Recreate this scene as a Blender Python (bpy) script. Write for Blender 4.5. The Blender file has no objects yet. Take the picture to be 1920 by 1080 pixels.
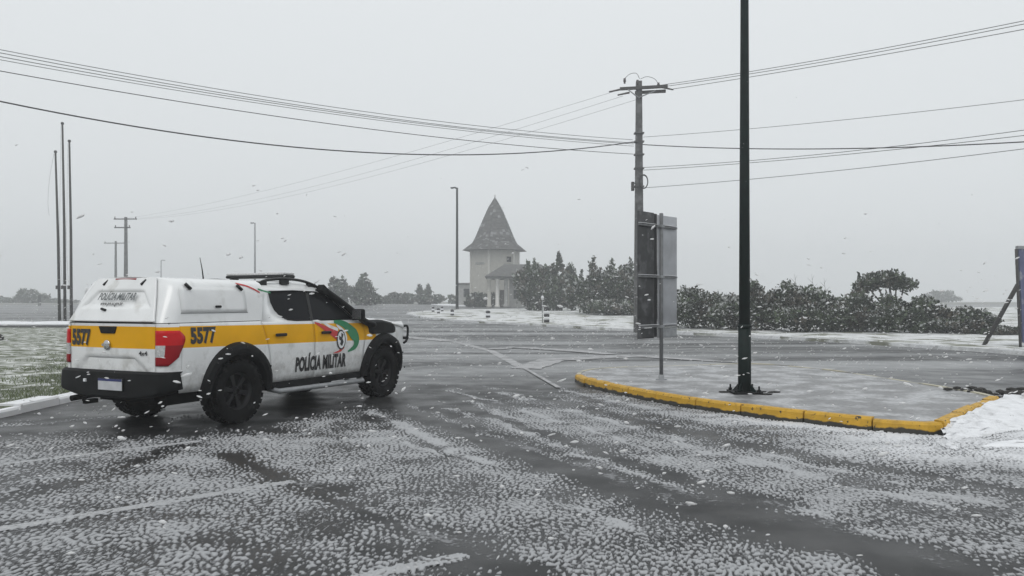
import bpy, bmesh, math, random
import numpy as np
from mathutils import Vector, Matrix, Quaternion
from mathutils.geometry import tessellate_polygon
rad = math.radians
random.seed(7); RNG = np.random.default_rng(7)
SC = bpy.context.scene
COL = SC.collection

# ------------------------------------------------------------------ camera, sky, sun, exposure
H = 1.525; F = 1500.0; HOR = 566.0           # eye height, focal length and horizon in photo pixels
cd = bpy.data.cameras.new('camera'); cam = bpy.data.objects.new('camera', cd); COL.objects.link(cam)
cam.location = (0, 0, H); cam.rotation_euler = (rad(90), 0, 0)
cd.sensor_width = 36; cd.lens = 36 * F / 1920; cd.shift_y = (HOR - 540) / 1920
cd.clip_start = 0.1; cd.clip_end = 3000
SC.camera = cam

SUN_EL, SUN_AZ = rad(52), rad(200)
wd = bpy.data.worlds.new('World'); SC.world = wd; wd.use_nodes = True
nt = wd.node_tree; nt.nodes.clear()
sky = nt.nodes.new('ShaderNodeTexSky'); sky.sky_type = 'NISHITA'; sky.sun_disc = False
sky.sun_elevation = SUN_EL; sky.sun_rotation = SUN_AZ
hs = nt.nodes.new('ShaderNodeHueSaturation'); hs.inputs['Saturation'].default_value = 0.12
nt.links.new(sky.outputs[0], hs.inputs['Color'])
tcw = nt.nodes.new('ShaderNodeTexCoord'); sep = nt.nodes.new('ShaderNodeSeparateXYZ')
nt.links.new(tcw.outputs['Generated'], sep.inputs[0])
mr = nt.nodes.new('ShaderNodeMapRange'); mr.inputs['From Min'].default_value = 0.0; mr.inputs['From Max'].default_value = 0.5
nt.links.new(sep.outputs['Z'], mr.inputs['Value'])
cr = nt.nodes.new('ShaderNodeMix'); cr.data_type = 'RGBA'
cr.inputs['A'].default_value = (6.35, 6.65, 6.80, 1); cr.inputs['B'].default_value = (7.5, 7.8, 8.0, 1)
nt.links.new(mr.outputs[0], cr.inputs['Factor'])
mx = nt.nodes.new('ShaderNodeMix'); mx.data_type = 'RGBA'; mx.inputs['Factor'].default_value = 0.93
nt.links.new(hs.outputs[0], mx.inputs['A']); nt.links.new(cr.outputs['Result'], mx.inputs['B'])
bg = nt.nodes.new('ShaderNodeBackground'); bg.inputs['Strength'].default_value = 0.1
nt.links.new(mx.outputs['Result'], bg.inputs['Color'])
wo = nt.nodes.new('ShaderNodeOutputWorld'); nt.links.new(bg.outputs[0], wo.inputs['Surface'])

sl = bpy.data.lights.new('sun', 'SUN'); sl.energy = 0.6; sl.angle = rad(25); sl.color = (1, 0.97, 0.93)
sun = bpy.data.objects.new('sun', sl); COL.objects.link(sun)
_d = Vector((math.sin(SUN_AZ) * math.cos(SUN_EL), math.cos(SUN_AZ) * math.cos(SUN_EL), math.sin(SUN_EL)))
sun.rotation_euler = (-_d).to_track_quat('-Z', 'Y').to_euler(); sun.location = _d * 50
SC.view_settings.view_transform = 'Standard'; SC.view_settings.look = 'None'
SC.view_settings.exposure = 0.19; SC.view_settings.gamma = 1.0
SC.render.engine = 'CYCLES'
SC.cycles.use_denoising = True
SC.cycles.max_bounces = 8; SC.cycles.volume_bounces = 3; SC.cycles.diffuse_bounces = 3
SC.cycles.caustics_reflective = False; SC.cycles.caustics_refractive = False

# ------------------------------------------------------------------ helpers
def tz(y):
    """height of the gently rising terrain at depth y"""
    t = max(0.0, y - 30.0)
    return 1.62 * (1 - math.exp(-(t / 95.0))) * min(1.0, t / 25.0) ** 0.5 if t > 0 else 0.0

def at(px, py, up=0.0):
    """ground point seen at a photo pixel (py below the horizon)"""
    lo, hi = 1.0, 400.0
    f = lambda Y: H - (py - HOR) / F * Y - tz(Y) - up
    Y = lo
    while Y < hi and f(Y) > 0: Y += 0.5
    a, b = Y - 0.5, Y
    for _ in range(40):
        m = (a + b) / 2
        if f(m) > 0: a = m
        else: b = m
    return Vector(((px - 960) / F * a, a, tz(a) + up))

def sp(px, py, Y):
    """point at depth Y seen at a photo pixel"""
    return Vector(((px - 960) / F * Y, Y, H + (HOR - py) / F * Y))

def thing(name, label, cat, loc=(0, 0, 0), rz=0.0, group=None):
    o = bpy.data.objects.new(name, None); COL.objects.link(o)
    o.location = loc; o.rotation_euler = (0, 0, rz); o.empty_display_size = 0.3
    return tag(o, label, cat, group)

def tag(o, label, cat, group=None):
    o['label'] = label; o['category'] = cat
    if group: o['group'] = group
    return o

def kind(o, k):
    o['kind'] = k; return o

def link(name, me, parent=None, mats=()):
    for m in mats: me.materials.append(m)
    o = bpy.data.objects.new(name, me); COL.objects.link(o)
    if parent: o.parent = parent
    return o

def from_bm(name, bm, mats, parent=None, smooth=False, angle=None):
    me = bpy.data.meshes.new(name)
    bmesh.ops.recalc_face_normals(bm, faces=bm.faces)
    if smooth:
        for f in bm.faces: f.smooth = True
    bm.to_mesh(me); bm.free()
    if not isinstance(mats, (list, tuple)): mats = [mats]
    o = link(name, me, parent, mats)
    if smooth and angle is not None:
        try: me.set_sharp_from_angle(angle=rad(angle))
        except Exception: pass
    return o

def bevelled(o, w, seg=2):
    m = o.modifiers.new('bevel', 'BEVEL'); m.width = w; m.segments = seg; m.limit_method = 'ANGLE'; m.angle_limit = rad(35)
    return o

def solid(o, t, off=-1):
    m = o.modifiers.new('thickness', 'SOLIDIFY'); m.thickness = t; m.offset = off
    return o

def box(bm, c, s, rot=None, mi=0):
    r = bmesh.ops.create_cube(bm, size=1.0)
    M = Matrix.Translation(c) @ (rot.to_4x4() if rot else Matrix.Identity(4)) @ Matrix.Diagonal((s[0], s[1], s[2], 1))
    bmesh.ops.transform(bm, matrix=M, verts=r['verts'])
    for f in {f for v in r['verts'] for f in v.link_faces}: f.material_index = mi
    return r['verts']

def tube(bm, pts, rads, n=8, mi=0, cap=True):
    pts = [Vector(p) for p in pts]
    if not hasattr(rads, '__len__'): rads = [rads] * len(pts)
    rings = []; up = Vector((0, 0, 1)); prev = None
    for i, p in enumerate(pts):
        d = (pts[min(i + 1, len(pts) - 1)] - pts[max(i - 1, 0)]).normalized()
        if prev is None:
            a = d.cross(up)
            if a.length < 1e-3: a = d.cross(Vector((1, 0, 0)))
        else:
            a = prev - d * prev.dot(d)
        a.normalize(); b = d.cross(a); prev = a
        rings.append([bm.verts.new(p + (a * math.cos(2 * math.pi * k / n) + b * math.sin(2 * math.pi * k / n)) * rads[i]) for k in range(n)])
    for i in range(len(rings) - 1):
        for k in range(n):
            f = bm.faces.new((rings[i][k], rings[i][(k + 1) % n], rings[i + 1][(k + 1) % n], rings[i + 1][k]))
            f.material_index = mi; f.smooth = True
    if cap:
        for r in (rings[0], rings[-1]):
            f = bm.faces.new(r); f.material_index = mi

def lathe(bm, prof, n, axis='Y', c=(0, 0, 0), mi=0):
    """prof: (radius, along-axis)"""
    rings = []
    for k in range(n):
        a = 2 * math.pi * k / n; ring = []
        for r, h in prof:
            p = (r * math.cos(a), h, r * math.sin(a)) if axis == 'Y' else (r * math.cos(a), r * math.sin(a), h)
            ring.append(bm.verts.new(Vector(p) + Vector(c)))
        rings.append(ring)
    for k in range(n):
        A, B = rings[k], rings[(k + 1) % n]
        for j in range(len(prof) - 1):
            f = bm.faces.new((A[j], A[j + 1], B[j + 1], B[j])); f.material_index = mi; f.smooth = True
    return rings

def grid(bm, fn, us, vs, mfn=None, smooth=True):
    V = [[bm.verts.new(fn(u, v)) for v in vs] for u in us]
    for i in range(len(us) - 1):
        for j in range(len(vs) - 1):
            f = bm.faces.new((V[i][j], V[i + 1][j], V[i + 1][j + 1], V[i][j + 1])); f.smooth = smooth
            if mfn: f.material_index = mfn((us[i] + us[i + 1]) / 2, (vs[j] + vs[j + 1]) / 2)
    return V

def poly3(bm, loops, fn, mi=0):
    """fill a 2D polygon (first loop) with holes, mapped to 3D by fn"""
    tris = tessellate_polygon([[Vector((p[0], p[1], 0)) for p in l] for l in loops])
    flat = [p for l in loops for p in l]
    vs = [bm.verts.new(fn(*p)) for p in flat]
    for t in tris:
        try:
            f = bm.faces.new([vs[i] for i in t]); f.material_index = mi
        except ValueError: pass

def prism(bm, pts, z0, z1, mi=0, mside=None):
    lo = [bm.verts.new((p[0], p[1], z0 + (p[2] if len(p) > 2 else 0))) for p in pts]
    hi = [bm.verts.new((p[0], p[1], z1 + (p[2] if len(p) > 2 else 0))) for p in pts]
    n = len(pts)
    f = bm.faces.new(hi); f.material_index = mi
    f = bm.faces.new(lo[::-1]); f.material_index = mi
    for i in range(n):
        f = bm.faces.new((lo[i], lo[(i + 1) % n], hi[(i + 1) % n], hi[i])); f.material_index = mi if mside is None else mside

def smooth_path(pts, n=8, closed=False):
    """Catmull-Rom through the points"""
    P = [Vector(p) for p in pts]; out = []
    m = len(P)
    rng = range(m) if closed else range(m - 1)
    for i in rng:
        p0 = P[(i - 1) % m] if closed or i > 0 else P[i] * 2 - P[i + 1]
        p1 = P[i]; p2 = P[(i + 1) % m]
        p3 = P[(i + 2) % m] if closed or i + 2 < m else p2 * 2 - p1
        for k in range(n):
            t = k / n
            out.append(0.5 * ((2 * p1) + (p2 - p0) * t + (2 * p0 - 5 * p1 + 4 * p2 - p3) * t * t + (3 * p1 - p0 - 3 * p2 + p3) * t ** 3))
    if not closed: out.append(P[-1])
    return out

# ------------------------------------------------------------------ materials
def mat(name, col, rough=0.6, metal=0.0, var=0.12, vscale=8.0, bump=0.0, bscale=60.0, coat=0.0, spec=0.5, col2=None, c2scale=3.0, c2lo=0.5, c2hi=0.6, coords='Object'):
    m = bpy.data.materials.new(name); m.use_nodes = True
    t = m.node_tree; b = t.nodes['Principled BSDF']
    b.inputs['Roughness'].default_value = rough; b.inputs['Metallic'].default_value = metal
    b.inputs['Specular IOR Level'].default_value = spec
    if coat: b.inputs['Coat Weight'].default_value = coat; b.inputs['Coat Roughness'].default_value = 0.08
    tc = t.nodes.new('ShaderNodeTexCoord')
    n = t.nodes.new('ShaderNodeTexNoise'); n.inputs['Scale'].default_value = vscale; n.inputs['Detail'].default_value = 4
    t.links.new(tc.outputs[coords], n.inputs['Vector'])
    r = t.nodes.new('ShaderNodeMapRange'); r.inputs['From Min'].default_value = 0.3; r.inputs['From Max'].default_value = 0.7
    r.inputs['To Min'].default_value = 1 - var; r.inputs['To Max'].default_value = 1 + var
    t.links.new(n.outputs['Fac'], r.inputs['Value'])
    mul = t.nodes.new('ShaderNodeMix'); mul.data_type = 'RGBA'; mul.blend_type = 'MULTIPLY'; mul.inputs['Factor'].default_value = 1
    t.links.new(r.outputs[0], mul.inputs['B'])
    if col2:
        n2 = t.nodes.new('ShaderNodeTexNoise'); n2.inputs['Scale'].default_value = c2scale; n2.inputs['Detail'].default_value = 6
        t.links.new(tc.outputs[coords], n2.inputs['Vector'])
        r2 = t.nodes.new('ShaderNodeMapRange'); r2.interpolation_type = 'SMOOTHSTEP'
        r2.inputs['From Min'].default_value = c2lo; r2.inputs['From Max'].default_value = c2hi
        t.links.new(n2.outputs['Fac'], r2.inputs['Value'])
        c = t.nodes.new('ShaderNodeMix'); c.data_type = 'RGBA'
        c.inputs['A'].default_value = (*col, 1); c.inputs['B'].default_value = (*col2, 1)
        t.links.new(r2.outputs[0], c.inputs['Factor']); t.links.new(c.outputs['Result'], mul.inputs['A'])
    else:
        mul.inputs['A'].default_value = (*col, 1)
    t.links.new(mul.outputs['Result'], b.inputs['Base Color'])
    if bump:
        nb = t.nodes.new('ShaderNodeTexNoise'); nb.inputs['Scale'].default_value = bscale; nb.inputs['Detail'].default_value = 5
        t.links.new(tc.outputs[coords], nb.inputs['Vector'])
        bp = t.nodes.new('ShaderNodeBump'); bp.inputs['Strength'].default_value = bump; bp.inputs['Distance'].default_value = 0.02
        t.links.new(nb.outputs['Fac'], bp.inputs['Height']); t.links.new(bp.outputs[0], b.inputs['Normal'])
    return m

M_WHITE = mat('white_paint', (0.80, 0.81, 0.81), 0.28, coat=0.5, var=0.05, vscale=3, col2=(0.60, 0.60, 0.58), c2scale=4, c2lo=0.55, c2hi=0.75)
def grime(m):
    # road spray thrown up on the lower panels
    t = m.node_tree; b = t.nodes['Principled BSDF']; L = t.links.new; src = b.inputs['Base Color'].links[0].from_socket
    tc = t.nodes.new('ShaderNodeTexCoord'); sp_ = t.nodes.new('ShaderNodeSeparateXYZ'); L(tc.outputs['Object'], sp_.inputs[0])
    n = t.nodes.new('ShaderNodeTexNoise'); n.inputs['Scale'].default_value = 7; n.inputs['Detail'].default_value = 9; n.inputs['Roughness'].default_value = .75; L(tc.outputs['Object'], n.inputs['Vector'])
    a = t.nodes.new('ShaderNodeMath'); a.operation = 'MULTIPLY_ADD'; a.inputs[1].default_value = -.55; a.inputs[2].default_value = .62; L(sp_.outputs['Z'], a.inputs[0])
    d = t.nodes.new('ShaderNodeMath'); d.operation = 'ADD'; L(a.outputs[0], d.inputs[0]); L(n.outputs['Fac'], d.inputs[1])
    r = t.nodes.new('ShaderNodeMapRange'); r.inputs['From Min'].default_value = .66; r.inputs['From Max'].default_value = .98; r.inputs['To Max'].default_value = .55; L(d.outputs[0], r.inputs['Value'])
    c = t.nodes.new('ShaderNodeMix'); c.data_type = 'RGBA'; L(r.outputs[0], c.inputs['Factor']); L(src, c.inputs['A']); c.inputs['B'].default_value = (.22, .21, .19, 1); L(c.outputs['Result'], b.inputs['Base Color'])
grime(M_WHITE)
M_YELLOW = mat('yellow_paint', (0.80, 0.40, 0.0), 0.5, spec=0.2, var=0.07, vscale=3)
M_BLACKP = mat('black_plastic', (0.005, 0.0055, 0.006), 0.6, spec=0.18, var=0.3, bump=0.1, bscale=200)
M_BLACKG = mat('gloss_black', (0.006, 0.006, 0.007), 0.3, spec=0.3, var=0.2)
M_RUBBER = mat('tyre_rubber', (0.007, 0.007, 0.0075), 0.85, spec=0.12, var=0.3, vscale=20, bump=0.2, bscale=90, col2=(0.022, 0.022, 0.022), c2scale=9, c2lo=0.55, c2hi=0.7)
M_RIM = mat('dark_rim', (0.010, 0.010, 0.012), 0.5, spec=0.3, var=0.2)
M_GLASS = mat('tinted_glass', (0.008, 0.009, 0.011), 0.08, var=0.1, spec=0.07)
M_RED = mat('red_lens', (0.55, 0.006, 0.010), 0.3, spec=0.2, var=0.1)
M_REDDK = mat('dark_red_lens', (0.26, 0.003, 0.008), 0.3, spec=0.2, var=0.1)
M_CLEAR = mat('clear_lens', (0.5, 0.5, 0.5), 0.2, coat=0.4, var=0.3, vscale=60)
M_REDV = mat('red_vinyl', (0.55, 0.03, 0.03), 0.4, var=0.06)
M_GREENV = mat('green_vinyl', (0.02, 0.22, 0.09), 0.4, var=0.06)
M_PRINT = mat('black_print', (0.02, 0.02, 0.022), 0.5, var=0.1)
M_GREYPR = mat('grey_print', (0.10, 0.11, 0.115), 0.5, var=0.1)
M_PLATE = mat('plate_white', (0.55, 0.56, 0.58), 0.4, var=0.1)
M_BLUE = mat('plate_blue', (0.02, 0.03, 0.14), 0.4)
M_CHROME = mat('chrome', (0.55, 0.55, 0.56), 0.18, metal=0.9)
M_DARK = mat('underbody', (0.005, 0.005, 0.005), 0.9, spec=0.1, var=0.3)
M_STEEL = mat('galvanised_steel', (0.30, 0.31, 0.32), 0.5, metal=0.3, var=0.15, vscale=12)
M_STEELD = mat('dull_dark_steel', (0.14, 0.145, 0.15), 0.6, var=0.2, vscale=12)
M_SIGNBK = mat('dark_sign_back', (0.035, 0.036, 0.038), 0.6, var=0.4, vscale=7, col2=(0.075, 0.077, 0.08), c2scale=5)  # darker base colour, for the sign's left half and the distant sign
M_SIGNAL = mat('aluminium_sign_back', (0.36, 0.37, 0.39), 0.45, metal=0.25, var=0.12, vscale=4)
M_GREENP = mat('dark_green_paint', (0.0025, 0.010, 0.0085), 0.55, var=0.3, vscale=10, spec=0.2)
M_CONC = mat('pole_concrete', (0.085, 0.085, 0.085), 0.85, var=0.25, vscale=5, bump=0.3, bscale=40, col2=(0.13, 0.13, 0.13), c2scale=2.5)
M_WOODDK = mat('weathered_crossarm', (0.05, 0.048, 0.046), 0.8, var=0.3, vscale=12)
M_CER = mat('insulator_ceramic', (0.06, 0.05, 0.05), 0.3, var=0.2)
M_WIRE = mat('cable_black', (0.03, 0.03, 0.032), 0.6, var=0.1)
M_WIREL = mat('cable_aluminium', (0.16, 0.165, 0.17), 0.5, var=0.1)
M_SNOW = mat('snow', (0.80, 0.81, 0.83), 0.7, var=0.05, vscale=4, bump=0.35, bscale=14, coords='Object')
def flake_mat():
    m = bpy.data.materials.new('snowflake'); m.use_nodes = True; t = m.node_tree; t.nodes.clear()
    a = t.nodes.new('ShaderNodeBsdfDiffuse'); b = t.nodes.new('ShaderNodeBsdfTranslucent'); x = t.nodes.new('ShaderNodeMixShader'); o = t.nodes.new('ShaderNodeOutputMaterial')
    n = t.nodes.new('ShaderNodeTexNoise'); n.inputs['Scale'].default_value = 3; r = t.nodes.new('ShaderNodeMapRange'); r.inputs['To Min'].default_value = .85; r.inputs['To Max'].default_value = .98
    t.links.new(n.outputs['Fac'], r.inputs['Value']); t.links.new(r.outputs[0], a.inputs['Color']); t.links.new(r.outputs[0], b.inputs['Color'])
    x.inputs[0].default_value = .5; t.links.new(a.outputs[0], x.inputs[1]); t.links.new(b.outputs[0], x.inputs[2]); t.links.new(x.outputs[0], o.inputs['Surface']); return m
M_FLAKE = flake_mat()
M_PLOUGH = mat('ploughed_snow', (0.80, 0.81, 0.83), 0.75, var=0.08, vscale=9, bump=0.9, bscale=22, col2=(0.56, 0.565, 0.57), c2scale=4, c2lo=0.52, c2hi=0.72)
M_PAVE = mat('wet_concrete', (0.19, 0.19, 0.193), 0.42, var=0.32, vscale=14, bump=0.25, bscale=26, col2=(0.40, 0.405, 0.415), c2scale=2.2, c2lo=0.40, c2hi=0.64)
M_LINE = mat('worn_white_line', (0.42, 0.425, 0.43), 0.6, var=0.2, vscale=20, bump=0.4, bscale=40, col2=(0.10, 0.10, 0.10), c2scale=9, c2lo=0.52, c2hi=0.62)
M_LINEF = mat('faded_white_line', (0.36, 0.36, 0.365), 0.6, var=0.25, vscale=3, col2=(0.10, 0.10, 0.10), c2scale=1.6, c2lo=0.50, c2hi=0.72)
M_WALL = mat('cream_render', (0.46, 0.45, 0.41), 0.85, var=0.08, vscale=2.5, bump=0.05)
M_STONE = mat('grey_render', (0.30, 0.30, 0.29), 0.85, var=0.15, vscale=4)
M_SHING = mat('grey_shingle', (0.10, 0.098, 0.095), 0.8, var=0.35, vscale=3, bump=0.3, bscale=20)
M_SHINGS = mat('snow_on_shingle', (0.25, 0.25, 0.255), 0.8, var=0.2, vscale=3)
M_BARK = mat('bark', (0.06, 0.052, 0.045), 0.9, var=0.3, vscale=12, bump=0.4)
M_LEAFA = mat('foliage_dark', (0.024, 0.036, 0.020), 0.75, var=0.4, vscale=2.5)
M_LEAFB = mat('foliage_mid', (0.066, 0.088, 0.050), 0.75, var=0.4, vscale=2.5)
M_LEAFC = mat('foliage_brown', (0.095, 0.086, 0.066), 0.8, var=0.3, vscale=2.5)
M_LEAFS = mat('foliage_snowy', (0.42, 0.43, 0.42), 0.8, var=0.2, vscale=3)
M_DOOR = mat('dark_wood_door', (0.06, 0.05, 0.042), 0.7, var=0.2)
M_BLUEPAN = mat('billboard_blue', (0.09, 0.10, 0.19), 0.5, var=0.25, vscale=2, col2=(0.30, 0.31, 0.36), c2scale=1.6, c2lo=0.55, c2hi=0.62)
M_DIRT = mat('dark_soil', (0.03, 0.028, 0.025), 0.9, var=0.4, vscale=9, bump=0.6, bscale=30)

def kerb_paint():
    m = mat('kerb_yellow', (0.55, 0.315, 0.022), 0.6, var=0.22, vscale=7, bump=0.25, bscale=45)
    t = m.node_tree; b = t.nodes['Principled BSDF']
    src = b.inputs['Base Color'].links[0].from_socket
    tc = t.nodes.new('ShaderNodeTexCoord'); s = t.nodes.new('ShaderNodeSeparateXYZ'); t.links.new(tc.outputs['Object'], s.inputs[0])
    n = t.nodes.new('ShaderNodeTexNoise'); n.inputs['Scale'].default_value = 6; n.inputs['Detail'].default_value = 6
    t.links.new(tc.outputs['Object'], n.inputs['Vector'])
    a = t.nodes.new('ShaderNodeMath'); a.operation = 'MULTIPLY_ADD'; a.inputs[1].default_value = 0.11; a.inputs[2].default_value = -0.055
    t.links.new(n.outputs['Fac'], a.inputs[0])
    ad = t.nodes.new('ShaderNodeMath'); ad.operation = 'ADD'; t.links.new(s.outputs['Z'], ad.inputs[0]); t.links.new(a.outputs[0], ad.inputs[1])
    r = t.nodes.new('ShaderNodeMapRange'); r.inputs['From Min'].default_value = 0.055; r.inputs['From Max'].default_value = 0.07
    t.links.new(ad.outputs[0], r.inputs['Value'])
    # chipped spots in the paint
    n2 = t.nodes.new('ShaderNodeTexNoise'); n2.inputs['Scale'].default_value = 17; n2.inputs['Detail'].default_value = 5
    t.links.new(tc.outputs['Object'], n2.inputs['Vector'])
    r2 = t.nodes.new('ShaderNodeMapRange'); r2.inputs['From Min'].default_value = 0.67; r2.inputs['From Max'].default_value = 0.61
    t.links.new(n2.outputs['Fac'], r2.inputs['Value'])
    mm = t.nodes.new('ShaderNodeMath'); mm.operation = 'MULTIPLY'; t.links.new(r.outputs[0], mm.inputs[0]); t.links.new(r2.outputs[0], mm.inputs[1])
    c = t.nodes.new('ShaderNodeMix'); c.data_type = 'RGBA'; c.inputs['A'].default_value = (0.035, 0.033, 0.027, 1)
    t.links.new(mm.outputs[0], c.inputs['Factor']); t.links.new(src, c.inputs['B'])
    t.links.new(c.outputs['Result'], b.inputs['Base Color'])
    return m
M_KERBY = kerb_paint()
M_KERBS = mat('snowy_kerb', (0.62, 0.63, 0.64), 0.75, var=0.12, vscale=5, bump=0.3, bscale=25, col2=(0.28, 0.28, 0.28), c2scale=2.5, c2lo=0.58, c2hi=0.72)

M_KERBP = mat('faded_snowy_kerb', (0.50, 0.47, 0.36), 0.7, var=0.15, vscale=5, bump=0.3, bscale=25, col2=(0.30, 0.30, 0.29), c2scale=1.5, c2lo=0.48, c2hi=0.6)
def slush_mat():
    m = mat('slush', (0.5, 0.5, 0.5), 0.5, var=0.12, vscale=5, bump=0.25, bscale=120); t = m.node_tree; b = t.nodes['Principled BSDF']; L = t.links.new
    a = t.nodes.new('ShaderNodeAttribute'); a.attribute_name = 'thick'; h = t.nodes.new('ShaderNodeAttribute'); h.attribute_name = 'heavy'
    thick = t.nodes.new('ShaderNodeMix'); thick.data_type = 'RGBA'; thick.inputs['A'].default_value = (.40, .408, .42, 1); thick.inputs['B'].default_value = (.72, .73, .75, 1); L(h.outputs['Fac'], thick.inputs['Factor'])
    r = t.nodes.new('ShaderNodeMapRange'); r.inputs['From Min'].default_value = .05; r.inputs['From Max'].default_value = .75; L(a.outputs['Fac'], r.inputs['Value'])
    c = t.nodes.new('ShaderNodeMix'); c.data_type = 'RGBA'; c.inputs['A'].default_value = (.035, .0355, .036, 1); L(thick.outputs['Result'], c.inputs['B']); L(r.outputs[0], c.inputs['Factor']); L(c.outputs['Result'], b.inputs['Base Color'])
    b.inputs['Specular IOR Level'].default_value = .3; return m
M_SLUSH = slush_mat()
def road_mat():
    m = bpy.data.materials.new('wet_asphalt_with_slush'); m.use_nodes = True
    t = m.node_tree; b = t.nodes['Principled BSDF']; L = t.links.new
    def node(k, **kw):
        n = t.nodes.new(k)
        for a, v in kw.items(): setattr(n, a, v)
        return n
    def math_(op, a, b_=None, c=None):
        n = node('ShaderNodeMath', operation=op)
        for i, v in enumerate((a, b_, c)):
            if v is None: continue
            if isinstance(v, (int, float)): n.inputs[i].default_value = v
            else: L(v, n.inputs[i])
        return n.outputs[0]
    def ramp(v, a, c, lo=0.0, hi=1.0):
        n = node('ShaderNodeMapRange', interpolation_type='SMOOTHSTEP')
        for k, x in (('Value', v), ('From Min', a), ('From Max', c), ('To Min', lo), ('To Max', hi)):
            if isinstance(x, (int, float)): n.inputs[k].default_value = x
            else: L(x, n.inputs[k])
        return n.outputs[0]
    def noise(vec, scale, detail=2.0, dist=0.0, rough=0.5):
        n = node('ShaderNodeTexNoise'); n.inputs['Scale'].default_value = scale; n.inputs['Detail'].default_value = detail
        n.inputs['Distortion'].default_value = dist; n.inputs['Roughness'].default_value = rough
        L(vec, n.inputs['Vector']); return n.outputs['Fac']
    def attr(nm):
        n = node('ShaderNodeAttribute', attribute_name=nm); return n.outputs['Fac']
    tc = node('ShaderNodeTexCoord'); P = tc.outputs['Object']
    mp = node('ShaderNodeMapping'); mp.inputs['Rotation'].default_value = (0, 0, rad(10)); mp.inputs['Scale'].default_value = (1.0, 0.36, 1)
    L(P, mp.inputs['Vector'])
    clear, heavy, ridge, cover = attr('clear'), attr('heavy'), attr('ridge'), attr('cover')
    n1 = noise(mp.outputs[0], 34, 1.5, 1.4)
    n2 = noise(P, 2.2, 3, 0.4)
    n3 = noise(P, 40, 2, 0.0)
    patch = math_('MULTIPLY_ADD', n2, 0.20, -0.10)
    v = math_('ADD', math_('ADD', n1, patch), math_('MULTIPLY_ADD', n3, 0.10, -0.05))
    # threshold rises where wheels have cleared the road, falls where snow lies thicker
    th = math_('ADD', math_('MULTIPLY_ADD', clear, 0.30, 0.80), math_('MULTIPLY', cover, -0.25))
    th = math_('ADD', th, math_('MULTIPLY', heavy, -0.09))
    mask = ramp(v, math_('SUBTRACT', th, 0.07), math_('ADD', th, 0.12))
    rg = ramp(math_('ADD', math_('MULTIPLY', ridge, 0.75), math_('ADD', math_('MULTIPLY_ADD', noise(P, 26, 3), 2.4, -1.2), math_('MULTIPLY_ADD', noise(P, 2.6, 2), 2.2, -1.1))), 0.42, 0.85)
    mask = math_('MAXIMUM', mask, math_('MULTIPLY', rg, 0.72))
    slush = node('ShaderNodeMix', data_type='RGBA'); slush.inputs['A'].default_value = (0.30, 0.305, 0.315, 1); slush.inputs['B'].default_value = (0.64, 0.65, 0.68, 1)
    L(heavy, slush.inputs['Factor'])
    asp = node('ShaderNodeMix', data_type='RGBA'); asp.inputs['A'].default_value = (0.016, 0.0165, 0.017, 1); asp.inputs['B'].default_value = (0.036, 0.0365, 0.037, 1)
    L(ramp(noise(P, 1.3, 5), 0.35, 0.68), asp.inputs['Factor'])
    # thin grey film: melting snow plus the wet road's sky sheen, put into the colour
    film = node('ShaderNodeMix', data_type='RGBA'); film.inputs['B'].default_value = (0.27, 0.275, 0.28, 1)
    mpf = node('ShaderNodeMapping'); mpf.inputs['Scale'].default_value = (0.05, 0.42, 1); L(P, mpf.inputs['Vector'])
    ff = math_('MULTIPLY', ramp(noise(mpf.outputs[0], 1.0, 5, 0.6), 0.38, 0.66), attr('film'))
    L(ff, film.inputs['Factor']); L(asp.outputs['Result'], film.inputs['A'])
    col = node('ShaderNodeMix', data_type='RGBA'); L(mask, col.inputs['Factor']); L(film.outputs['Result'], col.inputs['A']); L(slush.outputs['Result'], col.inputs['B'])
    L(col.outputs['Result'], b.inputs['Base Color'])
    ro = node('ShaderNodeMix', data_type='FLOAT'); ro.inputs['B'].default_value = 0.75
    L(mask, ro.inputs['Factor']); L(ramp(noise(P, 1.7, 4), 0.3, 0.7, 0.30, 0.50), ro.inputs['A'])
    L(ro.outputs['Result'], b.inputs['Roughness']); b.inputs['Specular IOR Level'].default_value = 0.24
    bp = node('ShaderNodeBump'); bp.inputs['Strength'].default_value = 0.75; bp.inputs['Distance'].default_value = 0.018
    hgt = math_('ADD', math_('MULTIPLY', mask, math_('ADD', 0.5, v)), math_('MULTIPLY', noise(P, 180, 2), 0.12))
    L(hgt, bp.inputs['Height']); L(bp.outputs[0], b.inputs['Normal'])
    return m
M_ROAD = road_mat()

M_LAWN = mat('snow_dusted_grass', (0.085, 0.10, 0.05), 0.9, var=0.35, vscale=6, bump=0.8, bscale=28, col2=(0.56, 0.57, 0.55), c2scale=3.5, c2lo=0.40, c2hi=0.64)
M_VERGE = mat('snow_covered_verge', (0.19, 0.195, 0.15), 0.9, var=0.2, vscale=3, bump=0.6, bscale=12, col2=(0.66, 0.67, 0.67), c2scale=0.8, c2lo=0.36, c2hi=0.52)
M_FIELD = mat('snowy_field', (0.15, 0.15, 0.125), 0.95, var=0.25, vscale=0.15, col2=(0.34, 0.34, 0.33), c2scale=0.06, c2lo=0.42, c2hi=0.66)

# ------------------------------------------------------------------ ground and roads
def sheet(name, xs, ys, up, m):
    bm = bmesh.new()
    grid(bm, lambda x, y: Vector((x, y, tz(y) + up)), xs, ys)
    return kind(from_bm(name, bm, m, smooth=True), 'structure')
sheet('ground', list(np.linspace(-230, 230, 24)), [-18, 0, 15, 30] + list(np.linspace(32, 60, 15)) + list(np.linspace(64, 330, 50)), -0.02, M_FIELD)

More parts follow.
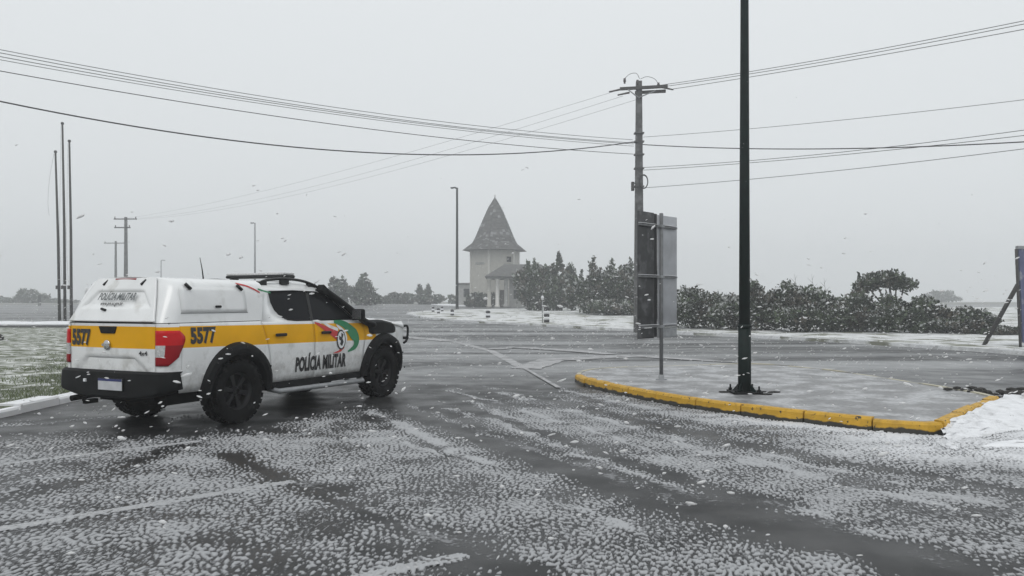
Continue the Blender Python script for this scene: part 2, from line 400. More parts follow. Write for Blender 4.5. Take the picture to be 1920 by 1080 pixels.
def polydist(P, pts):
    d = np.full(len(P), 1e9)
    for a, b in zip(pts[:-1], pts[1:]):
        a = np.array(a[:2]); b = np.array(b[:2]); ab = b - a
        t = np.clip(((P - a) @ ab) / (ab @ ab), 0, 1)
        d = np.minimum(d, np.linalg.norm(P - (a + t[:, None] * ab), axis=1))
    return d
def gpath(pix, n=3): return smooth_path([at(*p) for p in pix], n)

sm = lambda d, w, s_: np.clip((w + s_ - d) / (2 * s_), 0, 1)
def slush_fields(Q):
    # wheel tracks cleared of slush: photo path, half width (m), edge softness
    tracks = [([(640, 730), (760, 765), (880, 808), (1000, 855), (1120, 897), (1240, 932), (1370, 965), (1500, 997), (1640, 1030), (1800, 1075), (1980, 1140)], 0.35, 0.15, 1.0),
              ([(720, 725), (880, 768), (1000, 806), (1120, 848), (1240, 888), (1340, 920), (1460, 950)], 0.17, 0.12, 0.95),
              ([(880, 716), (1000, 742), (1100, 766), (1230, 797), (1380, 830), (1540, 862), (1700, 888), (1850, 915), (2000, 945)], 0.20, 0.14, 0.85),
              ([(900, 700), (1000, 722), (1090, 746), (1180, 768), (1270, 789), (1360, 806), (1450, 826)], 0.16, 0.12, 0.7),
              ([(430, 850), (520, 890), (620, 925), (740, 978), (860, 1026), (980, 1072), (1100, 1125)], 0.15, 0.11, 1.0),
              ([(640, 1000), (760, 1040), (900, 1090), (1000, 1130)], 0.10, 0.10, 0.6),
              ([(20, 935), (130, 905), (230, 878), (330, 836), (430, 800), (560, 770), (700, 735)], 0.13, 0.12, 0.75),
              ([(-200, 850), (0, 812), (120, 800), (260, 780), (420, 755)], 0.55, 0.15, 0.9),
              ([(300, 800), (420, 800), (560, 765), (700, 740)], 0.75, 0.25, 0.95),  # under the truck: wet road and its shadow, put in as bare asphalt
              ([(640, 760), (760, 815), (860, 860), (960, 905), (1100, 955)], 0.06, 0.05, 0.5),
              ([(380, 1010), (520, 1050), (640, 1090)], 0.16, 0.12, 0.6)]
    clear = np.zeros(len(Q))
    for pix, w, s, k in tracks: clear = np.maximum(clear, k * sm(polydist(Q, gpath(pix)), w, s))
    ridges = [([(760, 760), (850, 790), (960, 830), (1060, 862), (1150, 895), (1280, 945)], 0.075),
              ([(690, 770), (780, 810), (850, 845), (905, 866)], 0.085),
              ([(840, 766), (940, 795), (1040, 835), (1140, 873), (1240, 905), (1330, 940)], 0.075),
              ([(930, 735), (1010, 757), (1110, 782), (1220, 812), (1330, 850)], 0.075),
              ([(1040, 722), (1090, 740), (1160, 754), (1240, 768), (1320, 778), (1420, 792)], 0.075),
              ([(880, 752), (960, 785), (1060, 815)], 0.08),
              ([(1400, 930), (1500, 955), (1640, 1003)], 0.07),
              ([(0, 800), (100, 792), (215, 783)], 0.07)]
    ridges += [([(820, 728), (960, 762), (1100, 805), (1260, 860)], .05), ([(900, 722), (1060, 765), (1240, 820), (1420, 872)], .05),
               ([(1180, 800), (1380, 855), (1600, 915), (1920, 985)], .05), ([(1420, 850), (1600, 892), (1800, 935), (1960, 965)], .045),
               ([(560, 905), (680, 945), (800, 1000), (900, 1040)], .05), ([(760, 830), (900, 880), (1060, 945), (1240, 1010)], .045)]
    ridge = np.zeros(len(Q))
    for pix, w in ridges: ridge = np.maximum(ridge, np.exp(-(polydist(Q, gpath(pix)) / w) ** 2))
    # how much slush lies on the road: thick close by, thin beyond the truck
    Yq, Xq = Q[:, 1], Q[:, 0]
    lim = np.interp(Xq, [-9, -5, -2.5, -1.5, -.6, 0, 1, 3, 6, 9], [8.6, 9.2, 11.2, 10.0, 9.8, 11.6, 12.8, 13.4, 13, 12])
    cover = np.clip((lim - Yq) / 2.4 + 0.55, 0.0, 1.0)
    left = np.clip((Xq + 6.4) / 1.2, 0, 1)
    heavy = np.exp(-(polydist(Q, gpath([(1330, 782), (1500, 800), (1640, 818), (1780, 836), (1900, 860), (2100, 880)])) / 0.55) ** 2)
    heavy = np.maximum(heavy * np.clip((Xq - 1.6) / 2.5, 0, 1), 0.9 * np.exp(-(polydist(Q, gpath([(1700, 845), (1900, 840), (2200, 830)])) / 0.8) ** 2))
    heavy = np.maximum(heavy, 1.25 * np.exp(-(polydist(Q, gpath([(1768, 826), (1790, 836), (1840, 829), (1920, 817), (2060, 805)])) / 0.28) ** 2))
    return clear, ridge, cover, heavy

def build_road():
    fx = np.arange(-9, 11.01, 0.085); xs = np.concatenate([np.linspace(-110, -9.6, 26), fx, np.linspace(11.6, 110, 26)])
    ys = np.concatenate([np.linspace(-16, 2.4, 6), np.arange(2.8, 19, 0.085), np.arange(19.2, 40, 0.3), np.linspace(41, 135, 48)])
    nx, ny = len(xs), len(ys)
    X, Y = np.meshgrid(xs, ys, indexing='ij'); P = np.stack([X.ravel(), Y.ravel()], 1)
    Z = np.array([tz(y) for y in ys])[None, :].repeat(nx, 0).ravel()
    me = bpy.data.meshes.new('road')
    i = np.arange((nx - 1) * (ny - 1)); a = (i // (ny - 1)) * ny + i % (ny - 1)
    quads = np.stack([a, a + ny, a + ny + 1, a + 1], 1)
    me.vertices.add(nx * ny); me.vertices.foreach_set('co', np.stack([P[:, 0], P[:, 1], Z], 1).ravel())
    me.loops.add(quads.size); me.loops.foreach_set('vertex_index', quads.ravel())
    me.polygons.add(len(quads)); me.polygons.foreach_set('loop_start', np.arange(len(quads)) * 4)
    me.polygons.foreach_set('loop_total', np.full(len(quads), 4)); me.update()
    near = (P[:, 1] < 45) & (np.abs(P[:, 0]) < 30)
    Q = P[near]
    clear, ridge, cover, heavy = slush_fields(Q); Yq = Q[:, 1]
    full = np.zeros(len(P)); 
    def put(nm, arr, default):
        v = np.full(len(P), default, dtype=np.float32); v[near] = arr
        at_ = me.attributes.new(nm, 'FLOAT', 'POINT'); at_.data.foreach_set('value', v)
    put('clear', clear, 0.2); put('ridge', ridge, 0.0); put('cover', cover, 0.0); put('heavy', heavy, 0.0)
    put('film', np.clip((Yq - 11) / 8, 0.0, 1), 1.0)  # greyer with distance: thin snow and the painted-in sheen of wet asphalt
    for p in me.polygons: p.use_smooth = True
    return kind(link('road', me, None, [M_ROAD]), 'structure')
build_road()

def slush_sheet(seed):
    """the slush itself: a raised, worm-patterned crust of half melted snow, squeezed aside where wheels have passed"""
    rg = np.random.default_rng(seed)
    dx, dy = .0092, .0205
    xs = np.arange(-9.2, 9.8, dx); ys = np.arange(4.1, 14.2, dy); nx, ny = len(xs), len(ys)
    kx = np.fft.fftfreq(nx, dx)[:, None]; ky = np.fft.fftfreq(ny, dy)[None, :]
    W = np.fft.fft2(rg.normal(size=(nx, ny)))
    def band(lx, ly, rot, wid):
        c, s_ = math.cos(rot), math.sin(rot); k = np.hypot((kx * c + ky * s_) * lx, (-kx * s_ + ky * c) * ly)
        f = np.real(np.fft.ifft2(W * np.exp(-((k - 1) / wid) ** 2))); return f / f.std()
    slow = np.real(np.fft.ifft2(np.fft.fft2(rg.normal(size=(nx, ny))) * np.exp(-(np.hypot(kx, ky * .8) * .55) ** 2))); slow /= slow.std()
    m1 = np.clip(.5 + slow * .6, 0, 1)
    fld = band(.044, .090, .45, .34) * m1 + band(.041, .082, -.40, .38) * (1 - m1); fld /= fld.std()
    fld = fld * .9 + .35 * band(.024, .05, 0, .5)
    X, Y = np.meshgrid(xs, ys, indexing='ij'); Q = np.stack([X.ravel(), Y.ravel()], 1)
    vis = np.abs(Q[:, 0]) < .67 * Q[:, 1] + .7
    vis &= Q[:, 0] > -6.62
    inside = np.zeros(len(Q), bool); xv = [v.x for v in ISL]; yv = [v.y for v in ISL]; m_ = len(xv)
    for a in range(m_):
        b = (a + 1) % m_
        inside ^= ((yv[a] > Q[:, 1]) != (yv[b] > Q[:, 1])) & (Q[:, 0] < (xv[b] - xv[a]) * (Q[:, 1] - yv[a]) / (yv[b] - yv[a] + 1e-12) + xv[a])
    vis &= ~inside
    wob = np.stack([slow.ravel() * .035, np.roll(slow, 420, 0).ravel() * .05], 1)
    n = len(Q); clear = np.zeros(n); ridge = np.zeros(n); cover = np.zeros(n); heavy = np.zeros(n)
    clear[vis], ridge[vis], cover[vis], heavy[vis] = slush_fields((Q + wob)[vis])
    s2 = np.roll(slow, (700, 130), (0, 1)).ravel()
    pr = cover * (.38 + .15 * s2) * (1 - clear) + .78 * ridge ** 1.5 * (1 - .55 * clear) * np.clip(.75 + .6 * s2, 0, 1) + heavy * .22 * (1 - .7 * clear) + .012 - .02 * clear
    for pix_, w_ in (([(-220, 900), (0, 872), (370, 828)], .05), ([(-200, 1035), (0, 993), (540, 905)], .06), ([(560, 1118), (690, 1080), (860, 1045)], .065)):
        d_ = np.full(n, 9.0); d_[vis] = polydist(Q[vis], [at(*p) for p in pix_]); pr = np.where(d_ < w_, np.maximum(pr, .80), pr)
    thr = np.interp(pr, [0, .02, .1, .25, .4, .5, .6, .75, .9, 1], [4, 2.05, 1.28, .67, .25, 0, -.25, -.67, -1.28, -2])
    v = (fld.ravel() - thr) / .62; m = np.clip(v, 0, 1); m = m * m * (3 - 2 * m)
    hgt = m * (.0085 + .006 * np.clip(heavy, 0, 1)) * (1 + .25 * s2 * .5) + np.where(m > .5, rg.normal(0, .0012, n), 0)
    Z = np.where(m > .01, .0015 + hgt, -.004)
    qi = np.arange((nx - 1) * (ny - 1)); a = (qi // (ny - 1)) * ny + qi % (ny - 1); quads = np.stack([a, a + ny, a + ny + 1, a + 1], 1)
    ok = (m[quads] > .01).any(1) & vis[quads].all(1); quads = quads[ok]
    used, inv = np.unique(quads, return_inverse=True); quads = inv.reshape(-1, 4); nq = len(quads)
    me = bpy.data.meshes.new('slush'); me.vertices.add(len(used)); me.vertices.foreach_set('co', np.stack([Q[used, 0], Q[used, 1], Z[used]], 1).ravel())
    me.loops.add(nq * 4); me.loops.foreach_set('vertex_index', quads.ravel()); me.polygons.add(nq)
    me.polygons.foreach_set('loop_start', np.arange(nq) * 4); me.polygons.foreach_set('loop_total', np.full(nq, 4)); me.polygons.foreach_set('use_smooth', np.ones(nq, bool)); me.update()
    for nm, arr in (('thick', m), ('heavy', np.clip(heavy, 0, 1))):
        at_ = me.attributes.new(nm, 'FLOAT', 'POINT'); at_.data.foreach_set('value', arr[used].astype(np.float32))
    kind(link('slush', me, None, [M_SLUSH]), 'stuff')

def strip(bm, pts, w, up):
    """flat painted strip along ground points"""
    P = [Vector(p) for p in pts]; L = []
    for i, p in enumerate(P):
        d = P[min(i + 1, len(P) - 1)] - P[max(i - 1, 0)]; n = Vector((-d.y, d.x, 0)).normalized()
        ww = w * (0.85 + 0.3 * random.random()) / 2
        L.append((bm.verts.new((p.x + n.x * ww, p.y + n.y * ww, tz(p.y) + up)), bm.verts.new((p.x - n.x * ww, p.y - n.y * ww, tz(p.y) + up))))
    for a, b in zip(L[:-1], L[1:]): bm.faces.new((a[0], a[1], b[1], b[0]))

def paint(pix, w, up=0.006, m=None):
    bm = bmesh.new(); P = []
    Q = [at(*p) for p in pix]
    for a, b in zip(Q[:-1], Q[1:]):
        n = max(2, int((b - a).length / 0.25))
        P += [a.lerp(b, k / n) for k in range(n)]
    P.append(Q[-1]); strip(bm, P, w, up)
    return kind(from_bm('road_marking', bm, m or M_LINE), 'structure')
paint([(-220, 900), (0, 872), (370, 828)], 0.10); paint([(-200, 1035), (0, 993), (540, 905)], 0.115); paint([(560, 1118), (690, 1080), (860, 1045)], 0.12)
paint([(850, 640), (920, 658), (985, 692)], 0.26, .006, M_LINEF); paint([(985, 692), (1035, 675), (1190, 668)], 0.75, .012, M_LINEF)
paint([(925, 656), (960, 651.5), (1088, 659.5), (1145, 665)], 0.6, 0.020, M_LINEF)
paint([(985, 692), (1020, 712), (1048, 728)], 0.10, .016, M_LINEF)
paint([(700, 628), (780, 634), (850, 640)], 0.8, 0.012, M_LINEF)
paint([(1190, 668), (1400, 681), (1560, 694)], 0.5, 0.016, M_LINEF)

# raised areas ------------------------------------------------------
def raised(name, pts, hgt, m, extra=None, cell=None):
    """flat-topped raised area following the terrain; pts is a ground outline"""
    bm = bmesh.new()
    tris = tessellate_polygon([[Vector((p[0], p[1], 0)) for p in pts]])
    top = [bm.verts.new((p[0], p[1], tz(p[1]) + hgt)) for p in pts]
    for t in tris:
        try: bm.faces.new([top[i] for i in t])
        except ValueError: pass
    if cell:
        bmesh.ops.triangulate(bm, faces=bm.faces)
        for _ in range(cell): bmesh.ops.subdivide_edges(bm, edges=[e for e in bm.edges if e.calc_length() > 1.6], cuts=1, use_grid_fill=False)
        bmesh.ops.triangulate(bm, faces=bm.faces)
        for v in bm.verts:
            inner = not v.is_boundary
            v.co.z = tz(v.co.y) + hgt + ((random.random() - .35) * 0.06 if inner else 0)
    low = [e for e in bm.edges if e.is_boundary]
    r = bmesh.ops.extrude_edge_only(bm, edges=low)
    for v in [g for g in r['geom'] if isinstance(g, bmesh.types.BMVert)]: v.co.z -= hgt + 0.1
    return kind(from_bm(name, bm, m, smooth=False), 'structure')

def kerb_stones(parent, path, step, w, h, m, sink=0.05, gap=0.022, name='kerb_stone', jitter=0.012):
    """separate kerb stones along a ground path (outer face on the path, body to its left)"""
    P = [Vector(p) for p in path]; acc = [0]
    for a, b in zip(P[:-1], P[1:]): acc.append(acc[-1] + (b - a).length)
    def pt(s):
        s = min(max(s, 0), acc[-1])
        for i in range(len(P) - 1):
            if s <= acc[i + 1]: return P[i].lerp(P[i + 1], (s - acc[i]) / max(1e-6, acc[i + 1] - acc[i]))
        return P[-1]
    s = 0.0
    while s < acc[-1] - 0.05:
        l = min(step * random.uniform(0.9, 1.1), acc[-1] - s)
        bm = bmesh.new(); k = 4; secs = []
        o = pt(s + l / 2); jz = random.uniform(-jitter, jitter); jn = random.uniform(-jitter, jitter)
        for i in range(k + 1):
            q = s + gap / 2 + (l - gap) * i / k
            p = pt(q); d = (pt(q + .05) - pt(q - .05)).normalized(); n = Vector((-d.y, d.x, 0))
            z0 = tz(p.y); ch = 0.028
            prof = [(0.0, -sink), (0.008, h - ch), (ch, h), (w, h), (w, -sink)]
            secs.append([bm.verts.new(Vector((p.x, p.y, z0 + zz + (jz if zz > 0 else 0))) + n * (u + jn) - Vector((o.x, o.y, tz(o.y)))) for u, zz in prof])
        for A, B in zip(secs[:-1], secs[1:]):
            for j in range(5): bm.faces.new((A[j], A[(j + 1) % 5], B[(j + 1) % 5], B[j]))
        bm.faces.new(secs[0]); bm.faces.new(secs[-1])
        ob = from_bm(name, bm, m, parent); ob.location = (o.x, o.y, tz(o.y))
        s += l

# the traffic island with its yellow kerb
isl_pix = [(1078, 716), (1100, 726), (1165, 742), (1240, 757), (1330, 772), (1440, 787), (1560, 801), (1670, 812), (1762, 816), (1790, 806), (1830, 786), (1876, 764)]
isl_near = smooth_path([at(*p) for p in isl_pix], 5)
isl_far = [at(*p) for p in [(1876, 764), (1840, 754), (1760, 739), (1640, 718), (1540, 704), (1450, 695), (1380, 693), (1250, 697), (1160, 700), (1108, 704), (1085, 709), (1078, 716)]]
isl_out = [v for v in isl_near] + isl_far[1:-1]
def inset(pts, d):
    out = []; n = len(pts); A = sum(pts[i].x * pts[(i + 1) % n].y - pts[(i + 1) % n].x * pts[i].y for i in range(n))
    sgn = 1 if A > 0 else -1
    for i in range(n):
        t = (pts[(i + 1) % n] - pts[i - 1]).normalized(); out.append(pts[i] + Vector((-t.y, t.x, 0)) * d * sgn)
    return out
island = raised('traffic_island', inset(isl_out, 0.10), 0.135, M_PAVE)
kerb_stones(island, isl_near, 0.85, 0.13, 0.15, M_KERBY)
kerb_stones(island, smooth_path(isl_far, 4), 1.0, 0.11, 0.142, M_KERBP)

ISL = isl_out
slush_sheet(21)

# left lawn
lawn_out = [Vector((-6.85, 5, 0)), Vector((-6.82, 14, 0)), Vector((-6.9, 26, 0)), Vector((-7.6, 36, 0)), Vector((-10, 40.6, 0)), Vector((-45, 40.6, 0)), Vector((-45, 5, 0))]
lawn = raised('lawn', lawn_out, 0.10, M_LAWN, cell=6)
kerb_stones(lawn, [Vector((-6.70, 4, 0)), Vector((-6.70, 14, 0)), Vector((-6.78, 26, 0)), Vector((-7.5, 36, 0))], 1.0, 0.32, 0.11, M_SNOW, jitter=0.02)

def grass_blades(n):
    rg = np.random.default_rng(11); x = -6.98 - 9 * rg.random(n) ** 1.5; y = 9 + 13 * rg.random(n) ** 1.3
    keep = (np.sin(x * 1.7 + y) + np.sin(y * 2.3 - x * .6) + rg.normal(size=n) * .9) > (y - 13) * .22
    x, y = x[keep], y[keep]; m = len(x); z = np.full(m, .09)
    a = rg.random(m) * 6.28; hgt = rg.uniform(.03, .085, m); w = rg.uniform(.004, .010, m); le = rg.normal(0, .03, (m, 2))
    B = np.stack([x, y, z], 1); dx = np.stack([np.cos(a) * w, np.sin(a) * w, np.zeros(m)], 1)
    T_ = B + np.stack([le[:, 0], le[:, 1], hgt], 1); V = np.stack([B - dx, B + dx, T_], 1)
    me = bpy.data.meshes.new('grass'); me.vertices.add(m * 3); me.vertices.foreach_set('co', V.reshape(-1))
    me.loops.add(m * 3); me.loops.foreach_set('vertex_index', np.arange(m * 3)); me.polygons.add(m)
    me.polygons.foreach_set('loop_start', np.arange(m) * 3); me.polygons.foreach_set('loop_total', np.full(m, 3))
    me.polygons.foreach_set('material_index', (rg.random(m) < .25).astype(np.int32)); me.update()
    kind(link('grass', me, None, [mat('grass_blade', (0.11, 0.14, 0.055), 0.8, var=.35, vscale=3), M_LEAFS]), 'stuff')
grass_blades(120000)

# far verge with the hedges, running from its tip to the right edge of the picture
verge_front_pix = [(762, 590), (790, 597), (830, 601), (900, 606), (1000, 611), (1100, 617), (1190, 622), (1290, 628), (1420, 634), (1560, 642), (1700, 651), (1820, 659), (1920, 667), (2080, 680)]
vfront = smooth_path([at(*p) for p in verge_front_pix], 5)
vback = [Vector((45, 21, 0)), Vector((75, 60, 0)), Vector((60, 95, 0)), at(1200, 579), at(1050, 580.5), at(960, 581), at(860, 582), at(800, 585), at(768, 588)]
verge = raised('verge', [v for v in vfront] + vback, 0.12, M_VERGE, cell=5)
kerb_stones(verge, vfront, 1.5, 0.22, 0.14, M_KERBS, jitter=0.02)
strip_out = [at(808, 571.5), at(830, 574), at(900, 575.2), at(975, 575.4), at(1030, 575), at(1020, 571), at(900, 570)]
raised('snowy_bank', strip_out, 0.12, M_SNOW)

# snow drift at the corner of the island
def drift(name, outline, hgt, ob_up=0.0):
    bm = bmesh.new(); P = [Vector(p) for p in smooth_path(outline, 4, True)]
    c = sum(P, Vector()) / len(P); rings = []
    for k, (f, hh) in enumerate([(1.0, 0.004), (0.93, 0.32), (0.8, 0.6), (0.55, 0.85), (0.28, 1.0)]):
        rings.append([bm.verts.new((c.x + (p.x - c.x) * f + random.uniform(-.02, .02), c.y + (p.y - c.y) * f + random.uniform(-.02, .02), hgt * hh * random.uniform(.85, 1.15) + ob_up)) for p in P])
    n = len(P)
    for A, B in zip(rings[:-1], rings[1:]):
        for i in range(n): bm.faces.new((A[i], A[(i + 1) % n], B[(i + 1) % n], B[i]))
    top = bm.verts.new((c.x, c.y, hgt + ob_up))
    for i in range(n): bm.faces.new((rings[-1][i], rings[-1][(i + 1) % n], top))
    return kind(from_bm(name, bm, M_SNOW, smooth=True), 'structure')
def bank():
    # ploughed snow banked against the end kerb of the island, right up to its top edge
    K = [at(1764, 816), at(1790, 806), at(1830, 786), at(1876, 764), at(1890, 757)]
    O = [at(1778, 829), at(1832, 821), at(1920, 807), at(2060, 800), at(2200, 788)]
    K = smooth_path(K, 6); O = smooth_path(O, 6); bm = bmesh.new(); n = 14
    def f(i, k):
        p = K[i].lerp(O[i], k / n); e = i / (len(K) - 1)
        hh = .148 * (1 - (k / n) ** 1.4) * (.9 + .12 * e) * (min(1, i / 4) * .5 + .5)
        return Vector((p.x + random.uniform(-.02, .02) * (0 < k), p.y + random.uniform(-.03, .03) * (0 < k), max(.004 if k < n else -.02, hh + random.uniform(-.022, .022))))
    grid(bm, f, range(len(K)), range(n + 1))
    kind(from_bm('snow_drift', bm, M_PLOUGH, smooth=True), 'structure')
bank()
drift('snow_drift', [at(1835, 838), at(1870, 829), at(1930, 826), at(2040, 832), at(2010, 842), at(1900, 840)], 0.03)
drift('snow_drift', [at(1772, 836), at(1782, 831), at(1800, 838), at(1794, 843)], 0.02)
# dark soil heap by the drift
bm = bmesh.new()
for k in range(420):
    p = at(random.uniform(1845, 2050), random.uniform(744, 766)); p = at(1840 + (random.random() ** 1.2) * 220, random.gauss(755, 4) + 0)
    p = Vector((p.x, p.y, 0.02 + .15 * random.random() ** 1.5))
    if (p.x < 7.4 and p.y < 12.2): p.y = 12.25 + random.random() * .5
    r = random.uniform(.015, .06)
    q = bmesh.ops.create_icosphere(bm, subdivisions=1, radius=r)['verts']
    for v in q: v.co = Vector((v.co.x * 1.5, v.co.y, v.co.z * .55)) * random.uniform(.8, 1.2) + p
kind(from_bm('soil_clods', bm, M_DIRT), 'stuff')

# ------------------------------------------------------------------ the tower at the gate
def tower():
    Yt = 108.0; cx = (928 - 960) / F * Yt; base = tz(Yt)
    root = thing('gate_tower', 'cream hexagonal tower with tall pointed grey shingle roof', 'tower', (cx, Yt, base))
    R = 3.32; zE = H + (HOR - 470) / F * Yt - base; apex = H + (HOR - 367) / F * Yt - base
    angs = [rad(a) for a in (-162, -102, -42, 18, 78, 138)]
    hexp = lambda r, a: (r * math.cos(a), r * math.sin(a))
    bm = bmesh.new(); prism(bm, [hexp(R, a) for a in angs], 0, zE + 0.1)
    from_bm('wall', bm, M_WALL, root)
    # corner pilasters
    for a in angs:
        bm = bmesh.new(); x, y = hexp(R + 0.02, a); box(bm, (x, y, zE / 2), (0.26, 0.26, zE), Matrix.Rotation(a, 3, 'Z')); from_bm('corner_trim', bm, mat('corner_cream', (0.54, 0.53, 0.49), 0.8) if 'corner_cream' not in bpy.data.materials else bpy.data.materials['corner_cream'], root)
    # flared roof in courses of shingles
    prof = [(4.5, zE - 0.05), (3.15, zE + 0.95), (2.72, zE + 1.75), (1.85, zE + 3.75), (0.95, zE + 5.75), (0.03, apex - 0.25)]
    bm = bmesh.new(); rings = [[bm.verts.new((*hexp(r, a), z)) for a in angs] for r, z in prof]
    for A, B in zip(rings[:-1], rings[1:]):
        for i in range(6): bm.faces.new((A[i], A[(i + 1) % 6], B[(i + 1) % 6], B[i]))
    bm.faces.new(rings[-1]); bm.faces.new(rings[0][::-1])
    roof = from_bm('roof', bm, M_SHING, root)
    # shingle courses as lapped tiles on the three faces in view and the rest
    def onprof(s):
        n = len(prof) - 1; k = min(int(s * n), n - 1); t = s * n - k
        return prof[k][0] + (prof[k + 1][0] - prof[k][0]) * t, prof[k][1] + (prof[k + 1][1] - prof[k][1]) * t
    bm = bmesh.new(); rows = 26
    for i in range(6):
        a0, a1 = angs[i], angs[(i + 1) % 6]
        for rj in range(rows):
            s0, s1 = rj / rows, min(1, (rj + 1.25) / rows)
            r0, z0 = onprof(s0); r1, z1 = onprof(s1)
            wdt = 2 * r0 * math.sin(rad(30)); cnt = max(1, int(wdt / 0.38))
            P0, P1 = Vector((*hexp(r0, a0), z0)), Vector((*hexp(r0, a1), z0)); Q0, Q1 = Vector((*hexp(r1, a0), z1)), Vector((*hexp(r1, a1), z1))
            nrm = (P1 - P0).cross(Q0 - P0)
            if nrm.length < 1e-6: continue
            nrm.normalize()
            for c in range(cnt):
                u0, u1 = c / cnt, (c + .94) / cnt
                off = nrm * random.uniform(.035, .07)
                pts = [P0.lerp(P1, u0) + off, P0.lerp(P1, u1) + off, Q0.lerp(Q1, u1) + nrm * .01, Q0.lerp(Q1, u0) + nrm * .01]
                vs = [bm.verts.new(p) for p in pts]; f = bm.faces.new(vs)
                f.material_index = 1 if random.random() < (.16 if rj > 3 else .10) else 0
                lo = [bm.verts.new(P0.lerp(P1, u0)), bm.verts.new(P0.lerp(P1, u1))]
                bm.faces.new((vs[0], vs[1], lo[1], lo[0]))
    kind(from_bm('shingle', bm, [M_SHING, M_SHINGS], roof), 'stuff')
    bm = bmesh.new(); tube(bm, [(0, 0, apex - .5), (0, 0, apex + .15)], [.10, .03]); from_bm('finial', bm, M_SHING, root)
    # small framed window on the right hand face and a recessed sign panel on the left one
    for (px, py, w, h_, nm) in ((955, 488, 0.75, 0.85, 'window'),):
        a = rad(-72); d = R * math.cos(rad(30)); n = Vector((math.cos(a), math.sin(a), 0)); t = Vector((-n.y, n.x, 0))
        c = n * (d + .02) + t * 1.05 + Vector((0, 0, H + (HOR - py) / F * Yt - base))
        rot = Matrix.Rotation(a, 3, 'Z')
        bm = bmesh.new(); box(bm, c, (.10, w, h_), rot); wn = from_bm('window', bm, M_GLASS, root)
        bm = bmesh.new()
        for o2, s in ((Vector((0, 0, h_ / 2)), (.16, w + .2, .14)), (Vector((0, 0, -h_ / 2)), (.2, w + .26, .14))): box(bm, c + o2, s, rot)
        for q in (-1, 1): box(bm, c + t * q * w / 2, (.15, .1, h_ - .15), rot)
        from_bm('window_frame', bm, M_WALL, wn)
    a = rad(-132); d = R * math.cos(rad(30)); n = Vector((math.cos(a), math.sin(a), 0))
    bm = bmesh.new(); box(bm, n * (d + .03) + Vector((0, 0, H + (HOR - 495) / F * Yt - base)), (.09, 1.6, .28), Matrix.Rotation(a, 3, 'Z')); from_bm('ledge', bm, M_STONE, root)
tower()

def gatehouse():
    Yt = 99.0; z0 = tz(Yt); X = lambda px: (px - 960) / F * Yt; Z = lambda py: H + (HOR - py) / F * Yt - z0
    root = thing('gatehouse', 'low porch with hipped shingle roof and pale columns beside the tower', 'gatehouse', (0, Yt, z0))
    eave, ridge = Z(519), Z(495)
    xl, xr = X(910), X(1040)
    bm = bmesh.new()
    o = [bm.verts.new(p) for p in ((xl, -2.4, eave), (xr, -2.4, eave), (xr, 3.6, eave), (xl, 3.6, eave))]
    r = [bm.verts.new(p) for p in ((X(946), .6, ridge), (X(1015), .6, ridge))]
    for f in ((o[0], o[1], r[1], r[0]), (o[1], o[2], r[1]), (o[2], o[3], r[0], r[1]), (o[3], o[0], r[0])): bm.faces.new(f)
    roof = from_bm('roof', bm, M_SHING, root); solid(roof, .18)
    bm = bmesh.new(); box(bm, ((xl + xr) / 2, .6, eave - .2), (xr - xl - .5, 5.2, .22)); from_bm('fascia', bm, M_STONE, root)
    for px, m in ((918, M_WALL), (933, mat('white_column', (.66, .65, .62), .8)), (949, M_STONE)):
        bm = bmesh.new(); lathe(bm, [(.0, 0), (.34, 0), (.34, .25), (.24, .3), (.22, eave - .5), (.32, eave - .42), (.32, eave - .3), (0, eave - .3)], 14, 'Z', (X(px), -1.9, 0)); from_bm('column', bm, m, root)
    bm = bmesh.new(); box(bm, ((X(955) + xr) / 2, .8, eave / 2 - .15), (xr - X(955), 3.6, eave - .3)); from_bm('wall', bm, M_STONE, root)
    bm = bmesh.new(); box(bm, (X(944), -.6, 1.1), (.9, .1, 2.1)); from_bm('door', bm, M_DOOR, root)
    bm = bmesh.new(); box(bm, (X(972), -1.04, 1.6), (1.2, .1, 1.1)); from_bm('window', bm, M_GLASS, root)
gatehouse()

def kiosk():
    Yt = 118.0; z0 = tz(Yt); X = lambda px: (px - 960) / F * Yt; Z = lambda py: H + (HOR - py) / F * Yt - z0
    root = thing('kiosk', 'small hazy flat roofed booth left of the tower', 'booth', (X(871), Yt, z0))
    w = X(883) - X(858); h = Z(534)
    bm = bmesh.new(); box(bm, (0, 0, h / 2), (w, 2.4, h)); bevelled(from_bm('wall', bm, M_STONE, root), .05)
    bm = bmesh.new(); box(bm, (0, 0, h + .12), (w + .5, 2.9, .28)); bevelled(from_bm('roof', bm, M_SHING, root), .1)
    bm = bmesh.new(); box(bm, (.35, -1.22, h * .6), (w * .42, .08, h * .4)); from_bm('window', bm, M_GLASS, root)
kiosk()

